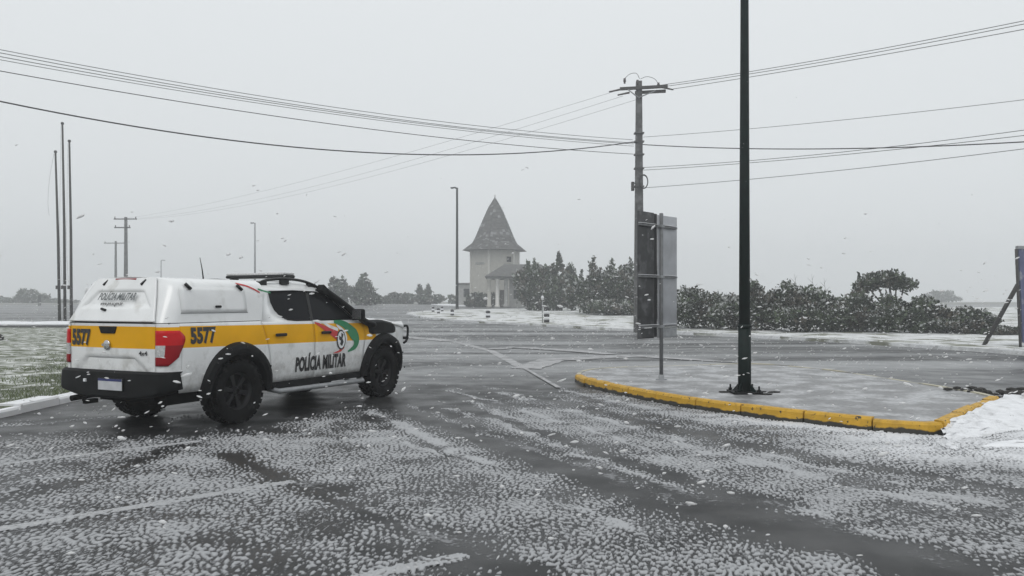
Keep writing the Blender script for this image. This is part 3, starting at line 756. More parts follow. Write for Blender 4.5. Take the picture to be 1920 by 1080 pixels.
# ------------------------------------------------------------------ plants
def crown_mesh(name, blobs, n, leaf, seed, snow=0.12, up=0.25, gaps=0.35, elong=1.7):
    """leaf-sized bent faces spread through several lumpy volumes; blobs: (center, radii)"""
    rg = np.random.default_rng(seed)
    vol = np.array([b[1][0] * b[1][1] * b[1][2] for b in blobs]) ** 0.75; vol /= vol.sum()
    idx = rg.choice(len(blobs), n * 2, p=vol)
    C = np.array([b[0] for b in blobs])[idx]; Rr = np.array([b[1] for b in blobs])[idx]
    d = rg.normal(size=(n * 2, 3)); d /= np.linalg.norm(d, axis=1)[:, None]
    rr = rg.random(n * 2) ** 0.45
    lump = 1 + 0.22 * np.sin(d[:, 0] * 7 + idx) * np.cos(d[:, 2] * 6 + idx * 2.1) + 0.12 * np.sin(d[:, 1] * 13 + idx)
    P = C + d * Rr * (rr * lump)[:, None]
    g = np.sin(P[:, 0] * 5.1 + seed) * np.sin(P[:, 1] * 4.3) * np.sin(P[:, 2] * 6.3 + seed * 2) + 0.5 * np.sin(P[:, 0] * 11 + P[:, 2] * 9)
    keep = (g > -1 + gaps * 1.2 * rg.random(n * 2) * 1.2) & (P[:, 2] > 0.02)
    P = P[keep][:n]; d = d[keep][:n]; m = len(P)
    a = d * 0.6 + rg.normal(size=(m, 3)) * 0.7; a[:, 2] += up; a /= np.linalg.norm(a, axis=1)[:, None]
    b = np.cross(a, rg.normal(size=(m, 3))); b /= np.linalg.norm(b, axis=1)[:, None]
    s = leaf * rg.uniform(0.6, 1.4, m)[:, None]
    q = np.stack([P - a * s * elong * .5, P + b * s * .5, P + a * s * elong * .5, P - b * s * .5], 1)
    me = bpy.data.meshes.new(name)
    me.vertices.add(m * 4); me.vertices.foreach_set('co', q.reshape(-1))
    me.loops.add(m * 4); me.loops.foreach_set('vertex_index', np.arange(m * 4))
    me.polygons.add(m); me.polygons.foreach_set('loop_start', np.arange(m) * 4); me.polygons.foreach_set('loop_total', np.full(m, 4))
    cl = np.sin(P[:, 0] * 2.7 + seed) + np.sin(P[:, 2] * 3.9 + P[:, 1] * 2 + seed) + rg.normal(size=m) * .7
    mi = np.where(cl > .35, 1, np.where(cl < -1.1, 2, 0))
    topness = (d[:, 2] > .25)
    mi = np.where(rg.random(m) < snow * np.where(topness, 2.3, .45), 3, mi)
    me.polygons.foreach_set('material_index', mi.astype(np.int32)); me.update()
    for mm in (M_LEAFA, M_LEAFB, M_LEAFC, M_LEAFS): me.materials.append(mm)
    return me

def plant(name, label, cat, loc, blobs, n, leaf, seed, group=None, stems=4, sh=1.0, srad=.05, **kw):
    root = thing(name, label, cat, loc, 0, group)
    me = crown_mesh('crown', blobs, n, leaf, seed, **kw); link('crown' if 'tree' in name else 'foliage', me, root)
    bm = bmesh.new(); rg = random.Random(seed)
    for k in range(stems):
        b = blobs[k % len(blobs)]; c = Vector(b[0])
        base = Vector((rg.uniform(-.02, .02), rg.uniform(-.02, .02), -.05))
        mid = base.lerp(c, .5) + Vector((rg.uniform(-.15, .15), 0, .1))
        tube(bm, [base, mid, c + Vector((0, 0, b[1][2] * .4))], [srad * 1.3, srad, srad * .3], 6)
    from_bm('trunk' if 'tree' in name else 'stem', bm, M_BARK, root)
    return root

def fit_blobs(B, w, h, cx=True):
    zt_ = max(b[0][2] + b[1][2] * .93 for b in B); x0 = min(b[0][0] - b[1][0] * .9 for b in B); x1 = max(b[0][0] + b[1][0] * .9 for b in B)
    sx = w / (x1 - x0); sz = h / zt_; m_ = (x0 + x1) / 2
    return [(((b[0][0] - m_) * sx, b[0][1] * sx, b[0][2] * sz), (b[1][0] * sx, b[1][1] * sx, b[1][2] * sz)) for b in B]

def blobs_for(w, h, n, seed, spire=0.0, low=.35):
    rg = random.Random(seed); B = []
    for k in range(n):
        t = rg.random(); x = (rg.random() - .5) * w * .8
        env = 1 - (abs(x) / (w * .5)) ** 2.2 * .5
        z = h * (low + (1 - low) * .55 * t * env)
        B.append(((x, (rg.random() - .5) * w * .45, z * .8), (w * rg.uniform(.13, .24), w * rg.uniform(.14, .24), h * rg.uniform(.14, .24))))
    B.append(((0, 0, h * .32), (w * .44, w * .32, h * .33)))
    for k in range(4): B.append((((rg.random() - .5) * w * .8, (rg.random() - .5) * w * .2, h * rg.uniform(.52, .72)), (w * rg.uniform(.12, .2), w * .15, h * rg.uniform(.14, .22))))
    for k in range(int(spire)):
        x = (rg.random() - .5) * w * .8; z = h * rg.uniform(.72, .92)
        B.append(((x, 0, z), (w * .06, w * .06, h * .14)))
    return B

# hedge on the right: bushes one beside the other. (px centre, base py, width px, top py, kind label)
HG = 'shrubs in the hedge along the far verge'
hedge = [(1300, 617, 120, 538, 'grey green shrub just right of the sign panel, lowest at the hedge start', .16, 0),
         (1375, 619, 95, 552, 'low snowy shrub half hidden behind the green post', .22, 0),
         (1440, 622, 105, 525, 'tall dark shrub directly right of the green post', .08, 0),
         (1515, 624, 130, 535, 'broad dark shrub with twiggy tops, third from the green post', .10, 0),
         (1590, 624, 115, 548, 'dense dark shrub left of the dome topped tree', .10, 0),
         (1665, 626, 130, 552, 'dark spreading shrub beneath the dome topped tree', .09, 0),
         (1735, 627, 90, 556, 'rounded shrub with spiky top right of the dome topped tree', .10, 0),
         (1785, 628, 70, 590, 'low pale grass like shrub between two darker shrubs', .25, 0),
         (1822, 628, 75, 574, 'last small bush before the leaning wooden prop', .14, 0),
         (1890, 630, 90, 612, 'low dark ground shrub behind the wooden prop', .10, 0)]
for k, (px, py, w, top, lab, sn, spn) in enumerate(hedge):
    p = at(px, py, .12); p.y += 1.0; p.x = (px - 960) / F * p.y; s = p.y / F
    plant('shrub', lab, 'shrub', p, fit_blobs(blobs_for(w * s, (py - top) * s, 17, 30 + k, spn), w * s * 1.15, H + (HOR - top) * s - p.z), 12000 if w > 80 else 6000, .095, 60 + k, HG, 7, snow=sn, gaps=.42, srad=.035)
# bare twigs poking out of the hedge
for k, (px, top) in enumerate(((1490, 514), (1522, 514), (1545, 522))):
    p = at(px + 6, 622, .12); p.y += 1.2; p.x = (px + 6 - 960) / F * p.y; q = sp(px, top, p.y) - p
    bm = bmesh.new(); tube(bm, [(0, 0, 0), q * .6 + Vector((.05, 0, 0)), q], [.02, .012, .004], 5)
    for f_, dx in ((.75, .25), (.85, -.2), (.9, .12)): tube(bm, [q * f_, q * f_ + Vector((dx, .05, .22))], [.007, .003], 4)
    o_ = from_bm('bare_sapling', bm, M_BARK); o_.location = p
    tag(o_, ('leafless sapling leaning out of the hedge, nearest the green post', 'taller leafless sapling sticking up mid hedge', 'shortest leafless sapling left of the dome topped tree')[k], 'sapling', 'bare saplings in the hedge')
# dome topped tree
p = at(1655, 622, .12); p.y += 2.2; p.x = (1655 - 960) / F * p.y; s = p.y / F
zc = H + (HOR - 530) * s - p.z
root = thing('umbrella_tree', 'small dome topped tree with bare forked stems rising above the hedge', 'tree', p)
bl = [((dx, dy, zc + dz), (.62, .6, .34)) for dx, dy, dz in ((-.75, 0, -.15), (-.3, .2, .18), (.25, -.1, .28), (.7, .1, .08), (1.05, 0, -.12), (-.15, -.4, .05), (.45, .4, .1))]
link('crown', crown_mesh('crown', bl, 3600, .10, 5, snow=.07, gaps=.25), root)
bm = bmesh.new()
for b in bl: tube(bm, [(0.35 + b[0][0] * .1, 0, 0), (0.35 + b[0][0] * .4, b[0][1] * .4, zc * .5), (b[0][0], b[0][1], b[0][2])], [.07, .05, .02], 6)
from_bm('trunk', bm, M_BARK, root)
p2 = at(1608, 622, .12); p2.y += 2.0; p2.x = (1608 - 960) / F * p2.y; s = p2.y / F
plant('shrub', 'upright narrow shrub rising just left of the dome topped tree', 'shrub', p2, blobs_for(1.4, 2.9, 8, 91, 1), 2200, .10, 92, HG, 3, snow=.10)

# big wind blown trees in the middle: (px, base py, width px, top py, label, name, snow)
TG = 'wind blown trees between the tower and the sign'
mids = [(1012, 578, 86, 488, 'bushy dark evergreen beside the tower porch', .08, 3, 9000, 74),
        (1052, 579, 84, 476, 'dark evergreen with a pointed leader, tallest beside the tower', .08, 4, 9000, 73),
        (1118, 595, 110, 487, 'grey green evergreen with two pointed tops left of the power pole', .14, 4, 7500, 64),
        (1160, 604, 130, 556, 'low spreading bush at the verge edge left of the power pole', .14, 1, 5000, 60),
        (1190, 600, 80, 484, 'grey evergreen standing behind the concrete power pole', .16, 3, 4500, 62),
        (1235, 612, 90, 545, 'dull green bush hidden mostly behind the sign panel', .14, 1, 3000, 52)]
for k, (px, py, w, top, lab, sn, spn, n, dep) in enumerate(mids):
    zb = tz(dep) + .12; s = dep / F; p = Vector(((px - 960) * s, dep, zb)); h = H + (HOR - top) * s - zb
    B = blobs_for(w * s * 1.08, h * 1.0, 13, 130 + k, 0)
    rg = random.Random(400 + k)
    B = fit_blobs(B, w * s * 1.12, h * {0: .92, 1: .80, 2: .84, 4: .9}.get(k, 1.0))
    for sx_, st_, sw_ in {0: [(990, 492, 16), (1002, 487, 12), (1030, 505, 14)], 1: [(1048, 474, 9), (1070, 506, 16)], 2: [(1112, 484, 17), (1147, 489, 15), (1090, 505, 10)], 4: [(1184, 484, 12)]}.get(k, []):
        zt_ = H + (HOR - st_) * s - zb; xs_ = (sx_ - px) * s
        for q in range(5): B.append(((xs_ + rg.uniform(-.1, .1), 0, zt_ - (.25 + q * .75) * sw_ * s), (sw_ * s * (.28 + .17 * q), sw_ * s * (.28 + .17 * q), sw_ * s * .7)))
    plant('evergreen_tree' if h > 3 else 'bush', lab, 'tree' if h > 3 else 'bush', p, B, int(n * 1.5), .19 if dep > 70 else .155, 160 + k, TG, 6, srad=.07, snow=sn, gaps=.4, up=.5)
# the tall pointed leader
# far trees in the haze
FG = 'hazy trees along the horizon'
far = [(642, 566, 46, 519, 120, 'hazy round tree behind the truck roof, the shorter of a pair', 1),
       (686, 566, 52, 512, 120, 'hazy conical tree right of the round one, above the truck bonnet', 3),
       (808, 563, 52, 531, 140, 'hazy dark tree clump with two points left of the lamp post', 3),
       (760, 563, 60, 549, 150, 'very low hazy bush left of the two pointed clump', 0),
       (725, 563, 50, 553, 150, 'lowest hazy bush right of the conical tree', 0),
       (862, 565, 40, 551, 132, 'low hazy bush at the foot of the lamp post', 0),
       (905, 563, 60, 549, 104, 'low clipped hedge in front of the tower wall', 0),
       (58, 580, 52, 541, 170, 'pale hazy tree at the far left beyond the flagpoles', 0),
       (20, 580, 60, 555, 185, 'faint low trees at the left picture edge', 0),
       (110, 580, 60, 560, 190, 'faint low tree line behind the flagpoles', 0),
       (1765, 566, 60, 544, 210, 'very faint round tree in the fog above the right hedge', 0)]
for k, (px, py, w, top, dep, lab, spn) in enumerate(far):
    zb = tz(dep); s = dep / F; p = Vector(((px - 960) * s, dep, zb - .2)); h = max(1.2, H + (HOR - top) * s - zb + .2)
    if k == 1: B_ = [((0, 0, h * z), (w * s * q, w * s * q, h * .16)) for z, q in ((.2, .42), (.35, .38), (.5, .32), (.65, .25), (.78, .17), (.88, .1))] + [((w * s * .3, 0, h * .25), (w * s * .2, w * s * .2, h * .14))]
    elif k == 2: B_ = blobs_for(w * s, h * .72, 9, 232, 0) + [((x * w * s, 0, h * z), (w * s * q, w * s * q, h * .14)) for x, z, q in ((-.34, .62, .14), (-.34, .76, .10), (-.35, .86, .06), (-.05, .64, .15), (-.04, .78, .09), (-.03, .9, .05))]
    else: B_ = blobs_for(w * s, h, 9, 230 + k, 0)
    plant('hazy_tree' if h > 2.5 else 'hazy_bush', lab, 'tree' if h > 2.5 else 'bush', p, fit_blobs(B_, w * s * 1.08, h), 2600, .32, 260 + k, FG, 4, srad=.1, snow=.08, gaps=.3)

# ------------------------------------------------------------------ poles, lamps, wires
def crossarm_pole(root, hgt, r0, r1, arms):
    bm = bmesh.new()
    box(bm, (0, 0, 0), (1, 1, 1)) if False else None
    n = 10; rings = []
    for i in range(n + 1):
        t = i / n; w = r0 + (r1 - r0) * t
        rings.append([bm.verts.new((sx * w, sy * w * .8, hgt * t)) for sx, sy in ((-1, -1), (1, -1), (1, 1), (-1, 1))])
    for A, B in zip(rings[:-1], rings[1:]):
        for i in range(4): bm.faces.new((A[i], A[(i + 1) % 4], B[(i + 1) % 4], B[i]))
    bm.faces.new(rings[-1]); bm.faces.new(rings[0][::-1])
    bevelled(from_bm('pole', bm, M_CONC, root), .02)
    for z, x0, x1, dy, rot in arms:
        R = Matrix.Rotation(rad(rot), 3, 'Z')
        bm = bmesh.new(); box(bm, R @ Vector(((x0 + x1) / 2, dy, z)), (x1 - x0, .12, .14), R); bevelled(from_bm('crossarm', bm, M_WOODDK, root), .01)

PY = 38.0; PX = (1198 - 960) / F * PY; PZ = tz(PY)
upole = thing('utility_pole', 'tall dark concrete power pole with crossarms behind the road sign', 'utility pole', (PX, PY, PZ))
PT = H + (HOR - 152) / F * PY - PZ
hz = lambda py: H + (HOR - py) / F * PY - PZ
lx = lambda px: (px - 1198) / F * PY
crossarm_pole(upole, PT, .235, .135, [(hz(167), -.88, 1.35, -.22, -12), (hz(171), -.2, 1.25, .24, -12)])
for px, py in ((1170, 155), (1194, 158), (1233, 163)):
    bm = bmesh.new(); lathe(bm, [(0, 0), (.05, 0), (.04, .06), (.075, .08), (.05, .12), (.075, .15), (.05, .19), (.06, .24), (0, .25)], 10, 'Z', (lx(px), -.22 - .0 * px, hz(py) - .12 + .02))
    from_bm('insulator', bm, M_CER, upole)
for px, py, s in ((1152, 172, -1), (1168, 178, -1), (1250, 168, 1)):
    bm = bmesh.new(); a = Vector((lx(px) - .0, -.2, hz(py))); tube(bm, [a + Vector((s * .28, 0, -s * s * .06)), a + Vector((-s * .28, 0, .06))], [.035, .05], 8); from_bm('strain_insulator', bm, M_CER, upole)
bm = bmesh.new()
tube(bm, [(-.55, -.2, hz(170)), (0, -.16, hz(186))], .03, 6); tube(bm, [(.75, -.2, hz(172)), (0, -.16, hz(184))], .03, 6); from_bm('arm_brace', bm, M_STEEL, upole)
bm = bmesh.new()      # jumper loops above the arms
tube(bm, smooth_path([(-.72, -.2, hz(150)), (-.45, -.2, hz(141)), (-.15, -.2, hz(140)), (.0, -.2, hz(150))], 5), .012, 5)
tube(bm, smooth_path([(.05, -.2, hz(150)), (.35, -.2, hz(146)), (.7, -.2, hz(150)), (.9, -.2, hz(160))], 5), .012, 5)
from_bm('jumper_wire', bm, M_WIRE, upole)
bm = bmesh.new()     # coil of cable strapped to the pole
for q in range(3):
    pts = [(.30 + .0 * k + .20 * math.cos(a), -.22 - .02 * q, hz(342) + (.30 + .015 * q) * math.sin(a)) for k in range(25) for a in [2 * math.pi * k / 24]]
    tube(bm, [(p[0] - .12, p[1], p[2]) for p in pts], .022, 6, cap=False)
from_bm('cable_coil', bm, M_WIRE, upole)
bm = bmesh.new(); box(bm, (-.31, -.1, hz(350)), (.14, .18, .42)); box(bm, (-.22, -.1, hz(344)), (.16, .06, .05)); bevelled(from_bm('junction_box', bm, M_WOODDK, upole), .02)
for py in (250, 266, 290, 316, 350):
    bm = bmesh.new(); box(bm, (0, 0, hz(py)), (.45, .38, .06)); from_bm('pole_band', bm, M_CONC, upole)

def cable(name, label, a, b, mid, r, m, ext=(0.0, 0.0), grp='overhead cables'):
    """a, b: (px, py, depth) of two points on the cable; mid: (px, py) a third pixel it passes through"""
    A, B = sp(*a), sp(*b)
    def P(t, s): p = A.lerp(B, t); return Vector((p.x, p.y, p.z - 4 * s * t * (1 - t)))
    s = 0.0
    if mid:
        lo, hi = 0.0, 1.0
        for _ in range(50):
            t = (lo + hi) / 2; q = A.lerp(B, t); px = 960 + F * q.x / q.y
            if (px < mid[0]) == (b[0] > a[0]): lo = t
            else: hi = t
        q = A.lerp(B, t); zt = H + (HOR - mid[1]) / F * q.y; s = (q.z - zt) / (4 * t * (1 - t))
    ts = np.linspace(-ext[0], 1 + ext[1], 44)
    bm = bmesh.new(); o = P(.5, s); tube(bm, [P(t, s) - o for t in ts], r, 6)
    ob = from_bm(name, bm, m); ob.location = o
    return tag(ob, label, 'cable', grp)
PD = PY - .25
cable('power_cable', 'highest of the thin cables crossing the sky left of the pole', (0, 93, 25), (1186, 262, PD), (640, 203), .012, M_WIREL, (.3, 0))
cable('power_cable', 'second highest thin cable in the left bundle to the pole', (0, 99, 25), (1188, 268, PD), (640, 209), .013, M_WIREL, (.3, 0))
cable('power_cable', 'third thin cable down in the left bundle to the pole', (0, 106, 25), (1188, 270, PD), (640, 212), .013, M_WIREL, (.3, 0))
cable('power_cable', 'lowest cable of the thin left bundle, just above the single one', (0, 112, 25), (1188, 274, PD), (640, 216), .011, M_WIREL, (.3, 0))
cable('power_cable', 'single medium cable between the thin left bundle and the thick black one', (0, 133, 25), (1188, 289, PD), (640, 235), .014, M_WIRE, (.3, 0))
cable('telephone_cable', 'thick black sagging cable, lowest in the sky left of the pole', (0, 190, 25), (1188, 266, PD), (640, 283), .024, M_WIRE, (.3, 0))
cable('telephone_cable', 'thick dark cable running level right of the pole behind the green post', (1204, 271, PD), (1920, 266, 27), (1560, 279), .022, M_WIRE, (0, .4))
cable('power_cable', 'topmost cable climbing to the upper right from the pole top', (1236, 160, PD), (1920, 39, 27), (1560, 108), .014, M_WIREL, (0, .4))
cable('power_cable', 'second of the cables climbing to the upper right corner', (1240, 163, PD), (1920, 45, 27), (1560, 113), .014, M_WIREL, (0, .4))
cable('power_cable', 'lowest of the three cables climbing to the upper right corner', (1254, 168, PD), (1920, 55, 27), (1560, 119), .014, M_WIREL, (0, .4))
cable('power_cable', 'lone faint cable between the upper and lower groups right of the pole', (1206, 257, PD), (1920, 187, 27), (1560, 227), .011, M_WIREL, (0, .4))
cable('power_cable', 'upper of two close cables leaving the pole at mid height to the right', (1206, 314, PD), (1920, 244, 27), (1560, 287), .013, M_WIREL, (0, .4))
cable('power_cable', 'lower of two close cables leaving the pole at mid height to the right', (1206, 319, PD), (1920, 254, 27), (1560, 292), .013, M_WIREL, (0, .4))
cable('power_cable', 'lowest cable right of the pole, starting at the cable coil', (1210, 352, PD), (1920, 279, 27), (1560, 321), .013, M_WIREL, (0, .4))
FP = 101.0
cable('power_cable', 'upper faint cable running from the pole top far back to the left', (1150, 172, PD), (222, 411, FP), (780, 282), .007, M_WIREL)
cable('power_cable', 'middle faint cable running from the pole top far back to the left', (1168, 180, PD), (240, 411, FP), (780, 298), .007, M_WIREL)
cable('power_cable', 'lower faint cable running from the pole top far back to the left', (1196, 186, PD), (256, 411, FP), (790, 306), .007, M_WIREL)

def far_pole(px, top, dep, lab, arms, r):
    zb = tz(dep); root = thing('distant_utility_pole', lab, 'utility pole', ((px - 960) / F * dep, dep, zb), 0, 'distant utility poles')
    hz_ = lambda py: H + (HOR - py) / F * dep - zb; l_ = lambda q: (q - px) / F * dep
    crossarm_pole(root, hz_(top - 3), r * 1.5, r, [(hz_(py), l_(a), l_(b), -.2, 0) for py, a, b in arms])
    for py, a, b in arms:
        for q in (a + 2, b - 2):
            bm = bmesh.new(); lathe(bm, [(0, 0), (.08, 0), (.06, .3), (0, .32)], 6, 'Z', (l_(q), -.2, hz_(py))); from_bm('insulator', bm, M_CER, root)
far_pole(236, 410, FP, 'darker of two distant power poles above the truck canopy', [(411, 215, 258), (427, 216, 246)], .15)
far_pole(217, 455, 140.0, 'paler shorter distant power pole left of the darker one', [(456, 196, 236)], .14)

def lamp_post(name, px, base, top, dep, lab, r0, r1, head, m=M_STEEL, grp='distant lamp posts'):
    zb = tz(dep); root = thing(name, lab, 'lamp post', ((px - 960) / F * dep, dep, zb), 0, grp)
    h = H + (HOR - top) / F * dep - zb
    bm = bmesh.new(); tube(bm, [(0, 0, 0), (0, 0, h * .5), (0, 0, h)], [r0, (r0 + r1) / 2, r1], 10); from_bm('pole', bm, m, root)
    bm = bmesh.new(); tube(bm, [(0, 0, h - .1), (head * .5, 0, h + .02), (head, 0, h)], [r1 * .8, r1 * .8, r1 * .7], 8)
    box(bm, (head * 1.25, 0, h - .02), (abs(head) * .7, .28, .14)); from_bm('lamp_head', bm, m, root)
    bm = bmesh.new(); box(bm, (0, 0, .04), (r0 * 4, r0 * 4, .1)); from_bm('base_plate', bm, m, root)
lamp_post('lamp_post', 857, 581, 352, 84.0, 'slender dark lamp post standing on the snowy verge left of the tower', .16, .11, -.42, M_GREENP)
lamp_post('lamp_post', 478, 0, 418, 92.0, 'thin hazy lamp post rising behind the truck light bar', .13, .08, -.3, M_STEEL)
lamp_post('lamp_post', 302, 0, 488, 160.0, 'faintest distant lamp post above the front of the truck canopy', .14, .1, .5, M_STEEL)

# flagpoles by the snowy wall
for k, (pt, pb, top, lab) in enumerate(((104, 112, 286, 'left and shortest of three bare flagpoles'), (117, 122, 233, 'middle and tallest of three bare flagpoles'), (130, 134, 266, 'right one of three bare flagpoles, beside the truck'))):
    dep = 45.5; root = thing('flagpole', lab, 'flagpole', sp(pb, 617, dep) * 1.0, 0, 'flagpoles behind the snowy wall'); root.location.z = 0
    h = H + (HOR - top) / F * dep; dx = (pt - pb) / F * dep
    bm = bmesh.new(); tube(bm, [(0, 0, 0), (dx * .5 + .03, 0, h * .5), (dx, 0, h)], [.085, .07, .05], 10); from_bm('pole', bm, M_GREENP if False else M_WOODDK, root)
    bm = bmesh.new(); lathe(bm, [(0, -.09), (.08, -.06), (.09, 0), (.07, .06), (0, .08)], 8, 'Z', (dx, 0, h + .05)); from_bm('finial', bm, M_WOODDK, root)
    bm = bmesh.new(); box(bm, (-.1, -.08, 2.1 + 0.25), (.12, .12, .2)); from_bm('cleat', bm, M_WOODDK, root)
    bm = bmesh.new(); tube(bm, smooth_path([(dx - .06, -.06, h - .1), (dx - (.5 if k == 0 else .08), -.1, h * .62), (dx - (.45 if k == 0 else .1), -.1, h * .42), (-.1, -.08, 2.3)], 8) if k else smooth_path([(dx - .05, -.06, h - .05), (dx - .28, -.1, h * .85), (dx - .37, -.1, h * .72), (dx - .30, -.1, h * .64)], 8), .006, 4); from_bm('halyard', bm, M_WIREL, root)

# low snow-capped wall behind the lawn
root = thing('low_wall', 'long low grey wall capped with thick white snow behind the lawn', 'wall', (0, 0, 0))
bm = bmesh.new(); box(bm, (-24.5, 42.1, .16), (37, 1.3, .42)); bevelled(from_bm('wall_body', bm, M_STONE, root), .03)
bm = bmesh.new()
def capz(u, v): 
    return Vector((u, 42.1 + v * .8, .37 + .13 * (1 - v ** 4) + .02 * math.sin(u * 2.3) * (1 - v * v)))
grid(bm, capz, list(np.linspace(-43.2, -5.9, 90)), [-1, -.9, -.6, 0, .6, .9, 1]); solid(from_bm('snow_cap', bm, M_SNOW, root, smooth=True), .1)
root = tag(link('boulder', bpy.data.meshes.new('boulder')), 'dark boulder at the left end of the snowy wall', 'boulder')
bm = bmesh.new(); bmesh.ops.create_icosphere(bm, subdivisions=3, radius=.36)
for v in bm.verts: v.co = Vector((v.co.x * 1.2, v.co.y, v.co.z * .65)) * (1 + .16 * math.sin(v.co.x * 7) * math.cos(v.co.z * 9 + v.co.y * 5))
bm.to_mesh(root.data); bm.free(); root.data.materials.append(M_DIRT); root.location = at(0, 640, .1) + Vector((-.38, 0, .16))
# dark roadside sign far left
dep = 120.0; root = thing('distant_road_sign', 'narrow dark road sign on a thin post far left in the haze', 'road sign', ((74 - 960) / F * dep, dep, tz(dep)))
hz_ = lambda py: H + (HOR - py) / F * dep - tz(dep)
bm = bmesh.new(); box(bm, (0, 0, (hz_(553) + hz_(577)) / 2), (.42, .08, hz_(553) - hz_(577))); from_bm('panel', bm, M_SIGNBK, root)
bm = bmesh.new(); tube(bm, [(.05, .1, -.3), (.05, .1, hz_(560))], .06, 8); from_bm('post', bm, M_STEEL, root)
bm = bmesh.new(); box(bm, (0, -.06, hz_(569)), (.34, .02, .3)); from_bm('plate', bm, M_STONE, root)

# verge furniture
def bollard(px, py, h, r, lab, striped):
    p = at(px, py, .12); root = thing('bollard', lab, 'bollard', p, 0, 'small posts on the snowy verge')
    n = 5 if striped else 3
    for i in range(n):
        bm = bmesh.new(); z0, z1 = h * i / n, h * (i + 1) / n
        lathe(bm, [(0, z0), (r, z0), (r * (.96 if i == n - 1 else 1), z1), (0, z1 if i < n - 1 else z1 + r * .4)], 12, 'Z')
        o = from_bm('band', bm, (M_PRINT, M_SNOW)[i % 2], root); o['label'] = ('black band', 'white band')[i % 2]
    bm = bmesh.new(); lathe(bm, [(0, -.1), (r * 1.35, -.1), (r * 1.3, .02), (0, .02)], 12, 'Z'); from_bm('foot', bm, M_STONE, root)
bollard(1025, 605, .85, .16, 'black and white banded bollard, largest on the snowy verge', True)
bollard(915, 596, .45, .15, 'short two tone post nearest left of the banded bollard', False)
bollard(848, 592, .42, .13, 'short post on the verge left of and nearer than the lamp post', False)
bollard(822, 588, .40, .12, 'short post at the rounded end of the snowy verge', False)
bollard(812, 585, .42, .12, 'dark stub leftmost on the far edge of the verge', False)
bollard(829, 584, .40, .11, 'dim stub on the far verge edge, second from left', False)
p = at(1017, 606, .12); root = thing('marker_post', 'thin white topped marker post beside the banded bollard', 'marker post', p)
bm = bmesh.new(); tube(bm, [(0, 0, -.1), (0, 0, 1.35)], .025, 8); from_bm('post', bm, M_STEEL, root)
bm = bmesh.new(); lathe(bm, [(0, 0), (.07, .02), (.08, .15), (.05, .24), (0, .26)], 10, 'Z', (0, 0, 1.32)); from_bm('cap', bm, M_SNOW, root)

# the road sign seen from behind, on the island
sb = at(1240, 712, .135)
sgn = thing('road_sign', 'tall double road sign seen from behind, dark left half, grey right half', 'road sign', sb, rad(46))
ZS = lambda py: H + (HOR - py) / F * sb.y - sb.z
bm = bmesh.new(); tube(bm, [(0, 0, -.05), (0, 0, ZS(402) + .02)], .034, 12); from_bm('post', bm, M_STEELD, sgn)
bm = bmesh.new(); lathe(bm, [(0, 0), (.1, 0), (.1, .015), (.055, .02), (.05, .09), (0, .1)], 12, 'Z'); from_bm('post_foot', bm, M_STEEL, sgn)
def plate(x0, x1, z0, z1, m, bow, nm='panel'):
    bm = bmesh.new(); us = np.linspace(0, 1, 9)
    corner = lambda u, v: (lambda du: v)(u)
    grid(bm, lambda u, v: Vector((x0 + (x1 - x0) * u, .10 + bow * u * u, z0 + (z1 - z0) * v)), list(us), [0, .25, .5, .75, 1])
    o = from_bm(nm, bm, m, sgn, smooth=True); solid(o, .012); return bevelled(o, .004, 1)
pl = plate(-.60, -.075, ZS(613), ZS(399), M_SIGNBK, .015); pl['label'] = 'dark left panel'
pr = plate(.015, .64, ZS(613), ZS(402), M_SIGNAL, -.006); pr['label'] = 'pale grey right panel'
p3 = plate(-.60, -.075, ZS(634), ZS(615), M_SIGNBK, .015, 'lower_panel'); p3['label'] = 'dark left lower panel'
p4 = plate(.015, .64, ZS(634), ZS(615), M_STEEL, -.006, 'lower_panel'); p4['label'] = 'grey right lower panel'
bm = bmesh.new(); box(bm, (-.03, .125, (ZS(400) + ZS(632)) / 2), (.13, .02, ZS(400) - ZS(632))); from_bm('centre_strip', bm, M_PRINT, sgn)  # black strip painted in for the dark gap and post shadow between panels
for py in (424, 519, 612):
    bm = bmesh.new(); box(bm, (0, .068, ZS(py)), (1.19, .045, .03)); r_ = from_bm('rail', bm, M_STEELD, sgn)
    bm = bmesh.new(); box(bm, (0, .066, ZS(py) + .031), (1.18, .045, .008)); bevelled(from_bm('snow_line', bm, M_SNOW, r_), .006)
for py in (424, 519, 612):
    bm = bmesh.new(); box(bm, (0, .01, ZS(py)), (.11, .09, .05)); from_bm('clamp', bm, M_STEEL, sgn)

# green lamp column on the island
gb = at(1396, 737, .135)
gp = thing('green_lamp_column', 'tall dark green steel column bolted to the traffic island', 'lamp post', gb)
bm = bmesh.new(); tube(bm, [(0, 0, .03), (0, 0, 1.02)], [.098, .094], 20); from_bm('lower_shaft', bm, M_GREENP, gp)
bm = bmesh.new(); lathe(bm, [(.094, 1.0), (.105, 1.005), (.105, 1.035), (.084, 1.05)], 20, 'Z'); from_bm('collar', bm, M_GREENP, gp)
bm = bmesh.new(); tube(bm, [(0, 0, 1.03), (0, 0, 3.5), (0, 0, 6.5), (0, 0, 9.0)], [.084, .072, .058, .048], 20); from_bm('upper_shaft', bm, M_GREENP, gp)
bm = bmesh.new(); tube(bm, smooth_path([(0, 0, 8.9), (.05, 0, 9.3), (.5, 0, 9.7), (1.3, 0, 9.8)], 5), .035, 10); box(bm, (1.55, 0, 9.8), (.6, .26, .12)); from_bm('lamp_arm', bm, M_GREENP, gp)
bm = bmesh.new(); box(bm, (0, 0, .02), (.44, .44, .03)); bevelled(from_bm('base_plate', bm, M_BLACKP, gp), .008)
